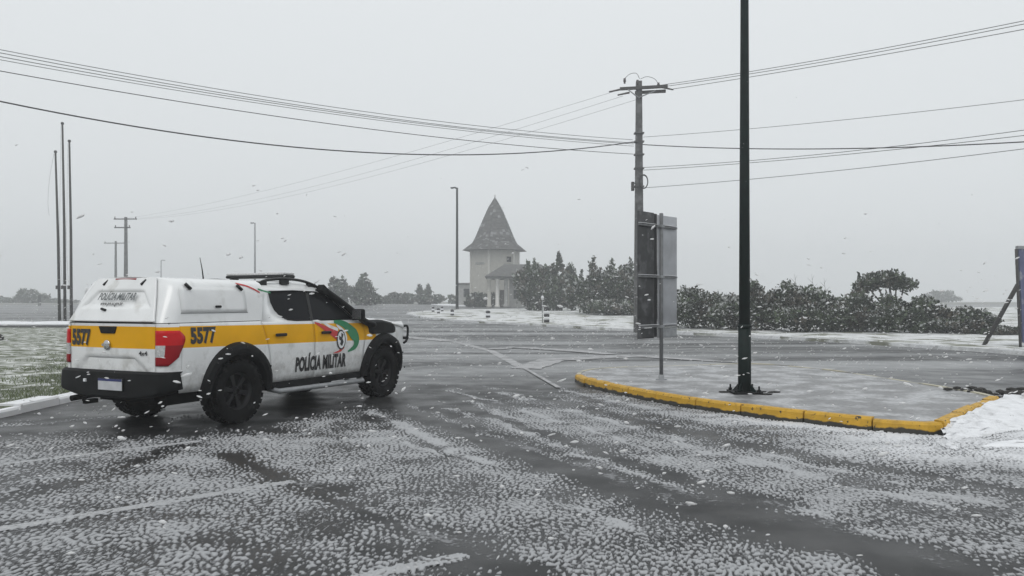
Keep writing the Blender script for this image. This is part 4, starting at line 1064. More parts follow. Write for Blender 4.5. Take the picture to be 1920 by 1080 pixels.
for sx in (-1, 1):
    for sy in (-1, 1):
        bm = bmesh.new(); lathe(bm, [(0, .035), (.03, .035), (.03, .065), (.014, .07), (.014, .12), (0, .12)], 8, 'Z', (sx * .17, sy * .17, 0)); from_bm('anchor_bolt', bm, M_BLACKP, gp)
for k in range(4):
    bm = bmesh.new(); a = k * math.pi / 2 + .78
    vs = [bm.verts.new(Vector((r * math.cos(a), r * math.sin(a), z)) + Vector((-math.sin(a), math.cos(a), 0)) * o) for o in (-.006, .006) for r, z in ((.09, .035), (.2, .035), (.09, .16))]
    bm.faces.new(vs[:3]); bm.faces.new(vs[3:]); 
    for i in range(3): bm.faces.new((vs[i], vs[(i + 1) % 3], vs[3 + (i + 1) % 3], vs[3 + i]))
    from_bm('gusset', bm, M_GREENP, gp)
bm = bmesh.new()
for k in range(9):
    a = random.random() * 6.28; r = random.uniform(.15, .40); c = Vector((gb.x + r * 1.3 * math.cos(a) + .1, gb.y + r * math.sin(a) * .7, .145))
    q = bmesh.ops.create_icosphere(bm, subdivisions=1, radius=random.uniform(.03, .07))['verts']
    for v in q: v.co = Vector((v.co.x * 1.8, v.co.y * 1.2, v.co.z * .25)) + c
kind(from_bm('wet_leaf_litter', bm, M_DIRT), 'stuff')

# billboard at the right edge with its timber prop
bp0 = at(1913, 652, .12); bY = bp0.y
bb = thing('billboard', 'blue roadside billboard at the right edge held by a leaning timber prop', 'billboard', (bp0.x, bY, bp0.z), rad(8))
zt = H + (HOR - 467) / F * bY - bp0.z
lean = -.14
def bpnl(u, v, t): return Vector((lean * v + u * 3.6, t, .15 + (zt - .15) * v))
bm = bmesh.new(); 
fr = [bm.verts.new(bpnl(u, v, t)) for t in (-.03, .03) for u, v in ((.02, 0), (1, 0), (1, 1), (.02, 1))]
for f in ((0, 1, 2, 3), (7, 6, 5, 4), (0, 4, 5, 1), (1, 5, 6, 2), (2, 6, 7, 3), (3, 7, 4, 0)): bm.faces.new([fr[i] for i in f])
from_bm('panel', bm, M_BLUEPAN, bb)
for u in (0, .5, 1):
    bm = bmesh.new(); tube(bm, [bpnl(u, -.1, .06 if u else 0), bpnl(u, 1.0, .06 if u else 0)], .04, 8); from_bm('post', bm, M_WOODDK, bb)
bm = bmesh.new(); box(bm, bpnl(.5, 1.0, 0) + Vector((0, 0, .05)), (3.55, .12, .09)); from_bm('top_rail', bm, M_STEEL, bb)
q0 = at(1842, 648, .12) - bp0; q0.rotate(Matrix.Rotation(rad(-8), 3, 'Z')); q1 = bpnl(0, .62, .0)
bm = bmesh.new(); tube(bm, [q0 + Vector((0, 0, -.08)), q1], .065, 6); from_bm('prop', bm, M_WOODDK, bb)

# ------------------------------------------------------------------ the police pickup
T = thing('police_pickup', 'white and yellow police pickup truck with canopy driving away on slush', 'truck', (-4.243, 10.426, 0.0), rad(64.41))
SB = lambda x: 0.978 - 0.016 * x          # lower and upper edge of the yellow band along the side
ST = lambda x: 1.232 - 0.012 * x
def interp(v, xs, ys): return float(np.interp(v, xs, ys))
def prof_y(z): return interp(z, [.36, .44, .55, .72, .95, 1.10, 1.22, 1.29], [.845, .872, .895, .912, .916, .908, .890, .872])
def plan(x): return 1 - .20 * max(0, (x - 3.35) / .65) ** 2.2 if x > 3.35 else 1.0
def side_y(x, z): return prof_y(z) * plan(x)
AR = 0.50
def arch_bottom(x, base, cx):
    d = abs(x - cx)
    if d < AR: return max(base, .41 + math.sqrt(AR * AR - d * d))
    return base
def side_panel(name, s, xl, xr, zb, ztop, n, parent, band=True):
    """body side panel between two edge curves xl(z), xr(z)"""
    bm = bmesh.new(); lv = [0, .2, .4, .6, .8, 1.0]; V = []
    for i in range(n + 1):
        u = i / n; colv = []
        xm = xl(.8) + (xr(.8) - xl(.8)) * u
        zlo = zb(xm)
        sb, st = SB(xm), ST(xm)
        zz = [zlo + (sb - zlo) * k for k in lv] + [sb + (st - sb) * k for k in (.33, .66, 1)] + [st + (ztop(xm) - st) * k for k in (.5, 1)]
        for z in zz:
            x = xl(z) + (xr(z) - xl(z)) * u
            colv.append(bm.verts.new((x, s * side_y(x, z), z)))
        V.append(colv)
    for i in range(n):
        for j in range(len(V[0]) - 1):
            f = bm.faces.new((V[i][j], V[i + 1][j], V[i + 1][j + 1], V[i][j + 1])); f.smooth = True
            if band and 5 <= j < 8: f.material_index = 1
    bmesh.ops.recalc_face_normals(bm, faces=bm.faces)
    me = bpy.data.meshes.new(name); 
    c = sum((f.normal.y * s for f in bm.faces))
    if c < 0: bmesh.ops.reverse_faces(bm, faces=bm.faces)
    bm.to_mesh(me); bm.free()
    o = link(name, me, parent, [M_WHITE, M_YELLOW]); solid(o, .022); return o

cabgap = lambda z: interp(z, [.4, .85, 1.10, 1.30], [.585, .55, .475, .415])
doors = {}
for s in (-1, 1):
    side_panel('bed_side', s, lambda z: -.90, lambda z: cabgap(z) - .006, lambda x: arch_bottom(x, .47 - .02 * (x + .9), 0), lambda x: 1.275, 44, T)
    rd = side_panel('rear_door', s, lambda z: cabgap(z) + .006, lambda z: 1.453, lambda x: max(.435, arch_bottom(x, .435, 0)), lambda x: 1.262, 18, T)
    fd = side_panel('front_door', s, lambda z: 1.466, lambda z: interp(z, [.4, .7, 1.0, 1.3], [2.60, 2.60, 2.66, 2.58]), lambda x: .43, lambda x: 1.255, 20, T)
    fe = side_panel('fender', s, lambda z: interp(z, [.4, .7, 1.0, 1.3], [2.607, 2.607, 2.667, 2.587]), lambda z: 3.84, lambda x: arch_bottom(x, .43, 3.15), lambda x: interp(x, [2.6, 3.2, 3.9], [1.25, 1.20, 1.06]), 40, T, True)
    # the band stops above the front wheel
    for p in fe.data.polygons:
        if p.material_index == 1 and p.center.x > 2.93: p.material_index = 0
    doors[s] = (rd, fd)
    # rounded rear corner of the bed
    bm = bmesh.new(); th = [k / 8 * math.pi / 2 for k in range(9)]
    zs = [.50, .60, .70, .78, .86, .94, .985, 1.06, 1.15, 1.235, 1.275]
    grid(bm, lambda t, z: Vector((-.905 - .195 * math.sin(t), s * (.735 + (prof_y(z) - .735) * math.cos(t)), z)), th, zs, lambda t, z: 1 if .985 < z < 1.235 else 0)
    from_bm('bed_corner', bm, [M_WHITE, M_YELLOW], T, smooth=True); 
    # tail light wraps round that corner
    def tl(t, v):
        xo = interp(v, [0, .25, .8, 1], [.50, .88, 1.05, .92]); z = .79 + .405 * v
        tt = math.pi / 2 * (1 - t * min(1, xo)) if xo < 1 else math.pi / 2 * (1 - t)
        x = -.905 - .208 * math.sin(tt); y = .735 + (prof_y(z) + .014 - .735) * math.cos(tt)
        if xo > .9 and t > .85: x += (t - .85) / .15 * .06 * (xo - .9) / .15
        return Vector((x, s * y, z))
    bm = bmesh.new(); grid(bm, tl, [k / 12 for k in range(13)], [k / 12 for k in range(13)], lambda t, v: 2 if (t < .40 and .22 < v < .60) else (0 if v > .60 else 1))
    tlo = from_bm('tail_light', bm, [M_RED, M_REDDK, M_CLEAR], T, smooth=True); solid(tlo, .03)
    # flared wheel arches
    for cx, nm in ((0.0, 'rear'), (3.15, 'front')):
        bm = bmesh.new(); N = 30; rows = [(.455, -.05), (.47, .055), (.53, .075), (.585, .055), (.615, .0), (.615, -.03)]
        V = []
        for i in range(N + 1):
            a = math.pi * (-.06 + 1.12 * i / N); colv = []
            for r, o in rows:
                x = cx + r * math.cos(a) * (.985 if r > .5 else 1); z = .41 + r * math.sin(a) * (1.0 if math.sin(a) > 0 else .35)
                z = max(z, .30)
                colv.append(bm.verts.new((x, s * (min(side_y(min(x, 3.75), min(z, 1.2)), .916) + o), z)))
            V.append(colv)
        for i in range(N):
            for j in range(len(rows) - 1):
                f = bm.faces.new((V[i][j], V[i + 1][j], V[i + 1][j + 1], V[i][j + 1])); f.smooth = True
        bmesh.ops.holes_fill(bm, edges=[e for e in bm.edges if e.is_boundary], sides=0)
        fl = from_bm('wheel_flare', bm, M_BLACKP, T, smooth=True, angle=40)
        bm = bmesh.new()          # rivet heads
        for i in range(2, N - 1, 4):
            a = math.pi * (-.06 + 1.12 * i / N); c = Vector((cx + .565 * math.cos(a), s * (.916 * plan(min(cx + .565 * math.cos(a), 3.7)) + .062), .41 + .565 * math.sin(a)))
            q = bmesh.ops.create_icosphere(bm, subdivisions=1, radius=.014)['verts']
            for v in q: v.co = v.co + c
        kind(from_bm('rivet', bm, M_BLACKG, fl), 'stuff')
        bm = bmesh.new()          # wheel well
        V = [[bm.verts.new((cx + .49 * math.cos(math.pi * k / 14), s * y, .40 + .49 * math.sin(math.pi * k / 14))) for y in (.90, .50)] for k in range(15)]
        for A, B in zip(V[:-1], V[1:]): bm.faces.new((A[0], A[1], B[1], B[0]))
        bm.faces.new([v[1] for v in V])
        from_bm('wheel_well', bm, M_DARK, T)
    # step bar below the sill
    bm = bmesh.new(); tube(bm, [(.62, s * .80, .37), (.70, s * .93, .335), (2.55, s * .93, .315), (2.64, s * .80, .36)], .036, 10)
    for x in (.95, 1.6, 2.3): tube(bm, [(x, s * .92, .325), (x, s * .6, .40)], .022, 6)
    from_bm('step_bar', bm, M_STEEL, T)
    bm = bmesh.new(); box(bm, (1.6, s * .845, .41), (2.0, .08, .09)); from_bm('sill', bm, M_BLACKP, T)
    # door handles
    for x, d in ((.74, rd), (1.68, fd)):
        bm = bmesh.new(); box(bm, (x, s * .936, 1.085), (.20, .035, .042)); bevelled(from_bm('door_handle', bm, M_BLACKG, d), .012)
    # mirror
    bm = bmesh.new(); box(bm, (2.32, s * 1.03, 1.335), (.11, .19, .17)); mo = bevelled(from_bm('side_mirror', bm, M_BLACKP, T), .035, 3)
    bm = bmesh.new(); tube(bm, [(2.38, s * .86, 1.27), (2.34, s * .98, 1.29)], .03, 8); from_bm('mirror_arm', bm, M_BLACKP, mo)
    bm = bmesh.new(); box(bm, (2.262, s * 1.03, 1.335), (.006, .15, .13)); from_bm('mirror_glass', bm, M_CHROME, mo)

# inner dark core so the shut lines read dark
bm = bmesh.new()
box(bm, (.92, 0, .84), (2.9 + .1, 1.66, .74)); box(bm, (-.72, 0, .86), (.60, 1.38, .66)); box(bm, (3.0, 0, .80), (1.75, .96, .62)); box(bm, (0, 0, .98), (1.3, 1.64, .5) if False else (1.1, .96, .5))
from_bm('body_core', bm, M_DARK, T)
bm = bmesh.new(); box(bm, (1.4, 0, .42), (4.7, .8, .16)); box(bm, (-.85, .0, .44), (.35, 1.15, .12)); box(bm, (-.75, -.62, .40), (.5, .3, .14)); box(bm, (1.6, -.45, .36), (1.1, .4, .16)); from_bm('chassis', bm, M_DARK, T)
bm = bmesh.new(); tube(bm, [(0, -.7, .41), (0, .7, .41)], .07, 8)
tube(bm, [(3.15, -.7, .41), (3.15, .7, .41)], .05, 8); q = bmesh.ops.create_icosphere(bm, subdivisions=2, radius=.17)['verts']
for v in q: v.co += Vector((0, .1, .41))
from_bm('axle', bm, M_DARK, T)
bm = bmesh.new(); tube(bm, [(-.4, .55, .40), (-.9, .62, .38), (-1.16, .64, .36)], .035, 8); box(bm, (-1.17, .28, .35), (.16, .06, .05)); tube(bm, [(-1.25, .28, .36), (-1.25, .28, .41)], .025, 8); from_bm('tow_hitch', bm, M_DARK, T)

# wheels
def tyre_bm():
    bm = bmesh.new(); W = .135; R = .41
    prof = [(.235, -W * .72), (.255, -W * .86), (.31, -W), (.365, -W * 1.0), (.392, -W * .88), (.396, -W * .5), (.398, 0), (.396, W * .5), (.392, W * .88), (.365, W), (.31, W), (.255, W * .86), (.235, W * .72)]
    lathe(bm, prof, 40)
    for k in range(30):                       # tread blocks and shoulder lugs
        a = 2 * math.pi * k / 30
        for y, sz, sh in ((-.045, .055, .0), (.045, .055, .5), (-.112, .048, .5), (.112, .048, 0)):
            aa = a + sh * 2 * math.pi / 30
            rot = Matrix.Rotation(-aa, 3, 'Y')
            rr = .399 if abs(y) < .1 else .390
            box(bm, rot @ Vector((rr, y, 0)), (.028, sz, .058), rot)
    return bm
def rim_bm(s):
    bm = bmesh.new()
    lathe(bm, [(.238, .10), (.25, .085), (.238, .07), (.215, .05), (.205, -.09), (.238, -.1)], 36)
    lathe(bm, [(0, .045), (.05, .05), (.062, .04), (.07, .02), (.07, -.02)], 20)
    for k in range(6):
        a = 2 * math.pi * k / 6
        for da in (-.16, .16):
            rot = Matrix.Rotation(-(a + da * .5), 3, 'Y')
            box(bm, rot @ Vector((.14, .035, 0)), (.165, .035, .034), rot @ Matrix.Rotation(rad(0), 3, 'Z'))
    lathe(bm, [(0, -.03), (.2, -.03), (.2, -.05), (0, -.05)], 24)
    for k in range(6):
        a = 2 * math.pi * (k + .5) / 6; rot = Matrix.Rotation(-a, 3, 'Y'); box(bm, rot @ Vector((.045, .052, 0)), (.014, .02, .014), rot)
    return bm
tm = tyre_bm(); me_t = bpy.data.meshes.new('tyre'); bmesh.ops.recalc_face_normals(tm, faces=tm.faces); tm.to_mesh(me_t); tm.free(); me_t.materials.append(M_RUBBER)
rm = rim_bm(1); me_r = bpy.data.meshes.new('rim'); bmesh.ops.recalc_face_normals(rm, faces=rm.faces); rm.to_mesh(me_r); rm.free(); me_r.materials.append(M_RIM)
for x in (0, 3.15):
    for s in (-1, 1):
        w = bpy.data.objects.new('wheel', None); COL.objects.link(w); w.parent = T; w.location = (x, s * .80, .405)
        w.rotation_euler = (0, random.random(), math.pi if s < 0 else 0)
        link('tyre', me_t, w); link('rim', me_r, w)

# tailgate
def tg(y, z):
    x = -1.105 + .035 * (y / .73) ** 2
    d = max(0, min(1, (.90 - z) / .025)) * max(0, min(1, (.40 + (.90 - z) * 1.3 - abs(y)) / .03))
    return Vector((x + .022 * d, y, z))
bm = bmesh.new(); grid(bm, tg, list(np.linspace(-.722, .722, 60)), [.705, .72, .76, .80, .84, .86, .87, .88, .89, .90, .92, .95, .985, 1.05, 1.12, 1.18, 1.24, 1.262, 1.272], lambda y, z: 1 if .985 < z < 1.24 else 0)
tgo = from_bm('tailgate', bm, [M_WHITE, M_YELLOW], T, smooth=True, angle=50); solid(tgo, .03, 1)
bm = bmesh.new(); V = [bm.verts.new((x, y, z)) for x in (-1.13, -1.09) for y, z in ((-.13, 1.238), (.17, 1.238), (.13, 1.155), (-.10, 1.155))]
for f in ((0, 1, 2, 3), (7, 6, 5, 4), (0, 4, 5, 1), (1, 5, 6, 2), (2, 6, 7, 3), (3, 7, 4, 0)): bm.faces.new([V[i] for i in f])
hd = bevelled(from_bm('tailgate_handle', bm, M_BLACKP, tgo), .008); hd.location.x = -.022
bm = bmesh.new(); lathe(bm, [(0, -.01), (.045, -.01), (.058, -.004), (.058, .006), (.045, .01)], 24, 'Y'); box(bm, (0, -.012, 0), (.13, .012, .03))
em = from_bm('round_badge', bm, M_CHROME, tgo); em.rotation_euler = (0, 0, -math.pi / 2); em.location = (-1.146, .03, 1.02)

# lettering
def text(body, size, m, parent, fn, sx=1.0, shear=0.0, off=0.0, name='lettering', bold=0.0, align='CENTER'):
    c = bpy.data.curves.new('t', 'FONT'); c.body = body; c.size = 1; c.align_x = align; c.align_y = 'CENTER'; c.offset = bold; c.resolution_u = 3; c.space_character = 1.0 + bold
    o = bpy.data.objects.new('t', c); COL.objects.link(o)
    dg = bpy.context.evaluated_depsgraph_get(); me = bpy.data.meshes.new_from_object(o.evaluated_get(dg))
    bpy.data.objects.remove(o); bm = bmesh.new(); bm.from_mesh(me); bpy.data.meshes.remove(me)
    bmesh.ops.triangulate(bm, faces=bm.faces)
    for v in bm.verts:
        u, w = v.co.x * size * sx + v.co.y * size * shear, v.co.y * size
        v.co = fn(u, w)
    me = bpy.data.meshes.new(name); bm.to_mesh(me); bm.free()
    return link(name, me, parent, [m])
right = lambda cx, cz, o=.006: (lambda u, w: Vector((cx + u, -(side_y(cx + u, cz + w) + o), cz + w)))
rearp = lambda cy, cz, o=.010: (lambda u, w: tg(cy - u, cz + w) + Vector((-.03 - o, 0, 0)))
bs = [o for o in T.children if o.name.startswith('bed_side')][0]
text('POLÍCIA MILITAR', .262, M_PRINT, doors[-1][1], right(1.60, .65), .53, bold=.05)
text('5577', .245, M_PRINT, bs, right(-.575, 1.118), .74, bold=.055, shear=.05)
text('5577', .245, M_PRINT, tgo, rearp(.51, 1.095), .68, bold=.055)
text('4x4', .075, M_PRINT, tgo, rearp(-.55, .93), 1.1, bold=.02)
leftp = lambda cx, cz, o=.006: (lambda u, w: Vector((cx - u, side_y(cx - u, cz + w) + o, cz + w)))
text('POLÍCIA MILITAR', .262, M_PRINT, doors[1][1], leftp(1.60, .65), .53, bold=.05)

# ribbons and crest on the front door (flat vinyl)
def decal(name, pts, m, fn, parent):
    bm = bmesh.new(); poly3(bm, [pts], fn); return from_bm(name, bm, m, parent)
RD = lambda o: (lambda x, z: Vector((x, -(side_y(x, z) + o), z)))
fd = doors[-1][1]
def ribbon(pts, w): 
    P = smooth_path([(p[0], p[1], 0) for p in pts], 6); L, R_ = [], []
    for i, p in enumerate(P):
        d = (P[min(i + 1, len(P) - 1)] - P[max(i - 1, 0)]).normalized(); n = Vector((-d.y, d.x, 0)); ww = interp(i / (len(P) - 1), [0, .5, 1], w) / 2
        L.append((p.x + n.x * ww, p.y + n.y * ww)); R_.append((p.x - n.x * ww, p.y - n.y * ww))
    return L + R_[::-1]
def ribbon_mesh(name, pts, w, m, o, parent):
    R2 = ribbon(pts, w); n = len(R2) // 2; bm = bmesh.new(); f_ = RD(o)
    A = [bm.verts.new(f_(*p)) for p in R2[:n]]; B = [bm.verts.new(f_(*p)) for p in R2[::-1][:n]]
    for i in range(n - 1): bm.faces.new((A[i], A[i + 1], B[i + 1], B[i]))
    return from_bm(name, bm, m, parent)
ribbon_mesh('red_ribbon', [(1.47, 1.238), (1.65, 1.16), (1.82, 1.085), (1.95, 1.03)], [.03, .08, .13], M_REDV, .006, fd)
ribbon_mesh('white_ribbon', [(1.62, 1.238), (1.80, 1.165), (1.97, 1.10)], [.02, .05, .08], M_WHITE, .005, fd)
ribbon_mesh('green_ribbon', [(1.90, 1.235), (2.10, 1.20), (2.27, 1.10), (2.40, .97), (2.37, .85), (2.20, .78)], [.04, .19, .02], M_GREENV, .007, fd)
ribbon_mesh('white_ribbon', [(1.95, 1.19), (2.08, 1.09), (2.12, .98), (2.06, .86), (1.92, .79)], [.02, .12, .02], M_WHITE, .006, fd)
ribbon_mesh('red_ribbon', [(2.10, .86), (2.0, .80), (1.86, .775)], [.05, .035, .01], M_REDV, .008, fd)
ov = lambda cx, cz, a, b: [(cx + a * math.cos(2 * math.pi * k / 24), cz + b * math.sin(2 * math.pi * k / 24)) for k in range(24)]
decal('crest', ov(2.035, .965, .105, .15), M_PRINT, RD(.009), fd); decal('crest_field', ov(2.035, .965, .085, .125), M_SNOW, RD(.011), fd)
decal('crest_emblem', [(2.0, .90), (2.05, .87), (2.085, .93), (2.06, .98), (2.09, 1.04), (2.04, 1.07), (2.03, 1.0), (1.985, 1.03), (1.98, .97), (2.02, .95)], M_PRINT, RD(.013), fd)

# rear bumper
def bump_pt(y, z):
    e = abs(y) / .945
    x = -1.19 + .035 * e ** 2 + (.20 * max(0, (e - .86) / .14) ** 2.0)
    return Vector((x, y, z))
ys = [-.945, -.93, -.90, -.86, -.8, -.6, -.42, -.30, .30, .42, .6, .8, .86, .9, .93, .945]
bm = bmesh.new()
def bz(y, k):
    lowz = interp(abs(y), [.0, .4, .75, .945], [.395, .395, .43, .52]); return [lowz, lowz + .03, .60, .70, .725][k]
V = []
for y in ys:
    c = [bm.verts.new(bump_pt(y, bz(y, k)) + Vector(((.05, .0, .0, .012, .05)[k], 0, 0))) for k in range(5)]
    e = .30 * 1
    c += [bm.verts.new((max(bump_pt(y, 0).x + .07, -1.06) if abs(y) < .8 else -.93, y * .985, .715)), bm.verts.new((max(bump_pt(y, 0).x + .07, -1.06) if abs(y) < .8 else -.93, y * .985, bz(y, 0)))]
    V.append(c)
for A, B in zip(V[:-1], V[1:]):
    for j in range(7):
        f = bm.faces.new((A[j], A[(j + 1) % 7], B[(j + 1) % 7], B[j])); f.smooth = j < 4
bm.faces.new(V[0]); bm.faces.new(V[-1][::-1])
rb = from_bm('rear_bumper', bm, M_BLACKP, T, smooth=True, angle=35)
bm = bmesh.new(); box(bm, (-1.196, -.10, .565), (.012, .42, .15)); pb = from_bm('plate_holder', bm, M_BLACKG, rb)
bm = bmesh.new(); box(bm, (-1.204, -.10, .565), (.006, .40, .13)); from_bm('licence_plate', bm, M_PLATE, rb)
bm = bmesh.new(); box(bm, (-1.208, -.10, .617), (.004, .40, .026)); from_bm('plate_band', bm, M_BLUE, rb)
bm = bmesh.new(); box(bm, (-1.207, .33, .60), (.02, .035, .035)); from_bm('plate_light', bm, M_SNOW, rb)

# canopy over the bed
def can_w(z): return interp(z, [1.28, 1.45, 1.60, 1.70, 1.75, 1.785, 1.805], [.868, .850, .826, .797, .765, .715, .62])
def hat_w(z): return interp(z, [1.28, 1.6, 1.80], [.735, .60, .50])
def hat_x(z): return -1.10 + (z - 1.28) * .44
def can_pt(u, z, s):
    """u 0..1 runs from the front of the canopy to the hatch edge"""
    xh = hat_x(z)
    if u < .6: return Vector((.44 + .10 * (z - 1.28) / .5 + (xh + .20 - .44) * (u / .6), s * can_w(z), z))
    if u > 1: return Vector((xh + .006, s * (hat_w(z) - .06), z))
    t = (u - .6) / .4 * math.pi / 2
    return Vector((xh + .20 * (1 - math.sin(t)), s * (hat_w(z) + (can_w(z) - hat_w(z)) * math.cos(t)), z))
bm = bmesh.new(); us = list(np.linspace(0, .6, 14)) + list(np.linspace(.64, 1, 10)) + [1.02]; zs = [1.283, 1.35, 1.45, 1.55, 1.62, 1.67, 1.71, 1.745, 1.77, 1.79, 1.803]
tops = {}
for s in (-1, 1):
    V = grid(bm, lambda u, z: can_pt(u, z, s), us, zs); tops[s] = [c[-1] for c in V]
mid = [[bm.verts.new(((a.co.x + b.co.x) / 2, a.co.y + (b.co.y - a.co.y) * k / 6, 1.803 + .026 * math.sin(math.pi * k / 6) * (1 if i < len(us) - 1 else .6))) for k in range(1, 6)] for i, (a, b) in enumerate(zip(tops[-1], tops[1]))]
rows = [[a] + m_ + [b] for a, m_, b in zip(tops[-1], mid, tops[1])]
for A, B in zip(rows[:-1], rows[1:]):
    for j in range(6): f = bm.faces.new((A[j], A[j + 1], B[j + 1], B[j])); f.smooth = True
canopy = from_bm('canopy', bm, M_WHITE, T, smooth=True)
bm = bmesh.new(); box(bm, (-.30, 0, 1.275), (1.45, 1.70, .02)); from_bm('canopy_seal', bm, M_BLACKP, canopy)
# rear hatch with recessed window panel
def ht(u, v):
    z = 1.29 + .512 * v; y = hat_w(z) * u * .996
    # recessed panel bounded by a trapezoid
    hw = interp(v, [.28, .72], [.62, .40]); d = 0
    if .28 < v < .73: d = max(0, min(1, (hw - abs(y)) / .03)) * min(1, (v - .28) / .10) * min(1, (.73 - v) / .04)
    return Vector((hat_x(z) - .012 + .03 * d - .03 * (1 - u * u), y, z))
bm = bmesh.new(); grid(bm, ht, list(np.linspace(-1, 1, 60)), list(np.linspace(0, 1, 44))); hatch = from_bm('rear_hatch', bm, M_WHITE, T, smooth=True); solid(hatch, .02, 1)
hx = lambda y, z: hat_x(z) - .075
htext = lambda cy, cz: (lambda u, w: Vector((hat_x(cz + w) - .065, cy - u, cz + w)))
text('POLÍCIA MILITAR', .115, M_GREYPR, hatch, htext(.0, 1.585), .70, shear=.22, bold=.03)
text('www.pm.sc.gov.br', .062, M_PRINT, hatch, htext(.05, 1.505), .80, shear=.12, bold=.03)
bm = bmesh.new(); box(bm, (hat_x(1.43) - .07, .14, 1.435), (.03, .085, .028), Matrix.Rotation(rad(14), 3, 'X')); bevelled(from_bm('hatch_lock', bm, M_BLACKG, hatch), .008)
bm = bmesh.new(); box(bm, (hat_x(1.775) - .03, -.03, 1.792), (.05, .36, .028)); bevelled(from_bm('brake_light', bm, M_REDDK, T), .008)
for y in (.31, -.34):
    bm = bmesh.new(); tube(bm, [(hat_x(1.72) - .055, y + .02, 1.725), (hat_x(1.79) - .04, y - .02, 1.785)], .018, 8); bevelled(from_bm('hatch_hinge', bm, M_BLACKG, hatch), .004)
for s in (-1, 1):
    # lift-up side panel, proud of the canopy side, with seal, hinges and lock
    def spn(x, z, o=.003): return Vector((x, s * (can_w(z) + o), z))
    r = .05; out = []
    for cx, cz, a0 in ((.20 - r, 1.70 - r, 0), (-.84 + r, 1.70 - r, 90), (-.86 + r, 1.395 + r, 180), (.19 - r, 1.395 + r, 270)):
        out += [(cx + r * math.cos(rad(a0 + k * 22.5)), cz + r * math.sin(rad(a0 + k * 22.5))) for k in range(5)]
    bm = bmesh.new(); n = len(out)
    zs2 = [1.395, 1.445, 1.55, 1.62, 1.66, 1.70]
    V = grid(bm, lambda x, z: spn(x, z), list(np.linspace(-.85, .19, 14)), zs2)
    pn = from_bm('side_hatch', bm, M_WHITE, T, smooth=True); solid(pn, .008, 0)
    bm = bmesh.new(); tube(bm, [spn(-.86, 1.392, .003), spn(.20, 1.392, .003)], .005, 6); from_bm('rubber_seal', bm, M_STEEL, pn)
    for x in (-.72, .10):
        bm = bmesh.new(); tube(bm, [spn(x + .03, 1.675, .03), spn(x - .03, 1.74, .03)], .020, 8); from_bm('hinge', bm, M_BLACKG, pn)
    bm = bmesh.new(); box(bm, spn(-.30, 1.468, .024), (.09, .025, .03)); bevelled(from_bm('lock', bm, M_BLACKG, pn), .01)
    # tricolour stripe across canopy front and cab pillar
    for dz, m, nm in ((.0, M_REDV, 'red_stripe'), (.022, M_WHITE, 'white_stripe'), (.040, M_GREENV, 'green_stripe')):
        if m is M_WHITE: continue
        bm = bmesh.new(); P = smooth_path([(.10, 0, 1.772), (.28, 0, 1.735), (.46, 0, 1.66)] if m is M_REDV else [(.44, 0, 1.705), (.56, 0, 1.675), (.66, 0, 1.660)], 6)
        if m is M_REDV and True: pass
        A = [bm.verts.new((p.x, s * (can_w(p.z) + .006), p.z)) for p in P]; B = [bm.verts.new((p.x, s * (can_w(p.z - .022) + .006), p.z - .022)) for p in P]
        for i in range(len(P) - 1): bm.faces.new((A[i], A[i + 1], B[i + 1], B[i]))
        from_bm(nm, bm, m, canopy)

# cab: sides with window openings, roof, windscreen
cab_y = lambda z: interp(z, [1.22, 1.30, 1.50, 1.68, 1.74, 1.78], [.892, .862, .792, .722, .690, .640])
CABP = [(.425, 1.262), (.47, 1.45), (.53, 1.62), (.58, 1.74), (.80, 1.775), (1.20, 1.785), (1.55, 1.765), (1.82, 1.705), (2.03, 1.585), (2.26, 1.43), (2.46, 1.30), (2.58, 1.257)]
WIN = [(.715, 1.665), (.70, 1.52), (.73, 1.42), (.81, 1.335), (.93, 1.285), (1.10, 1.267), (2.40, 1.262), (2.24, 1.395), (2.02, 1.545), (1.82, 1.635), (1.66, 1.668), (1.2, 1.68)]
bmc = bmesh.new()
for s in (-1, 1):
    poly3(bmc, [CABP, WIN], lambda x, z: Vector((x, s * cab_y(z), z)))
rp = [(.58, 1.74), (.80, 1.775), (1.20, 1.785), (1.55, 1.765), (1.82, 1.705)]
grid(bmc, lambda i, k: Vector((rp[i][0] + (.04 * (1 - k * k) if i == 4 else 0), k * cab_y(rp[i][1]), rp[i][1] + .055 * (1 - k ** 2) ** .6)), range(5), [-1, -.96, -.9, -.75, -.4, 0, .4, .75, .9, .96, 1])
bmesh.ops.triangulate(bmc, faces=[f for f in bmc.faces if len(f.verts) > 4])
cab = from_bm('cab', bmc, M_WHITE, T, smooth=True, angle=38); solid(cab, .03)
bm = bmesh.new(); ws = [(1.84, 1.715), (2.05, 1.60), (2.30, 1.43), (2.58, 1.262)]
grid(bm, lambda i, k: Vector((ws[i][0] + .08 * (1 - k * k), k * (cab_y(ws[i][1]) - .02), ws[i][1] + .02 * (1 - k * k))), range(4), list(np.linspace(-1, 1, 13))); solid(from_bm('windscreen', bm, M_GLASS, T, smooth=True), .01)
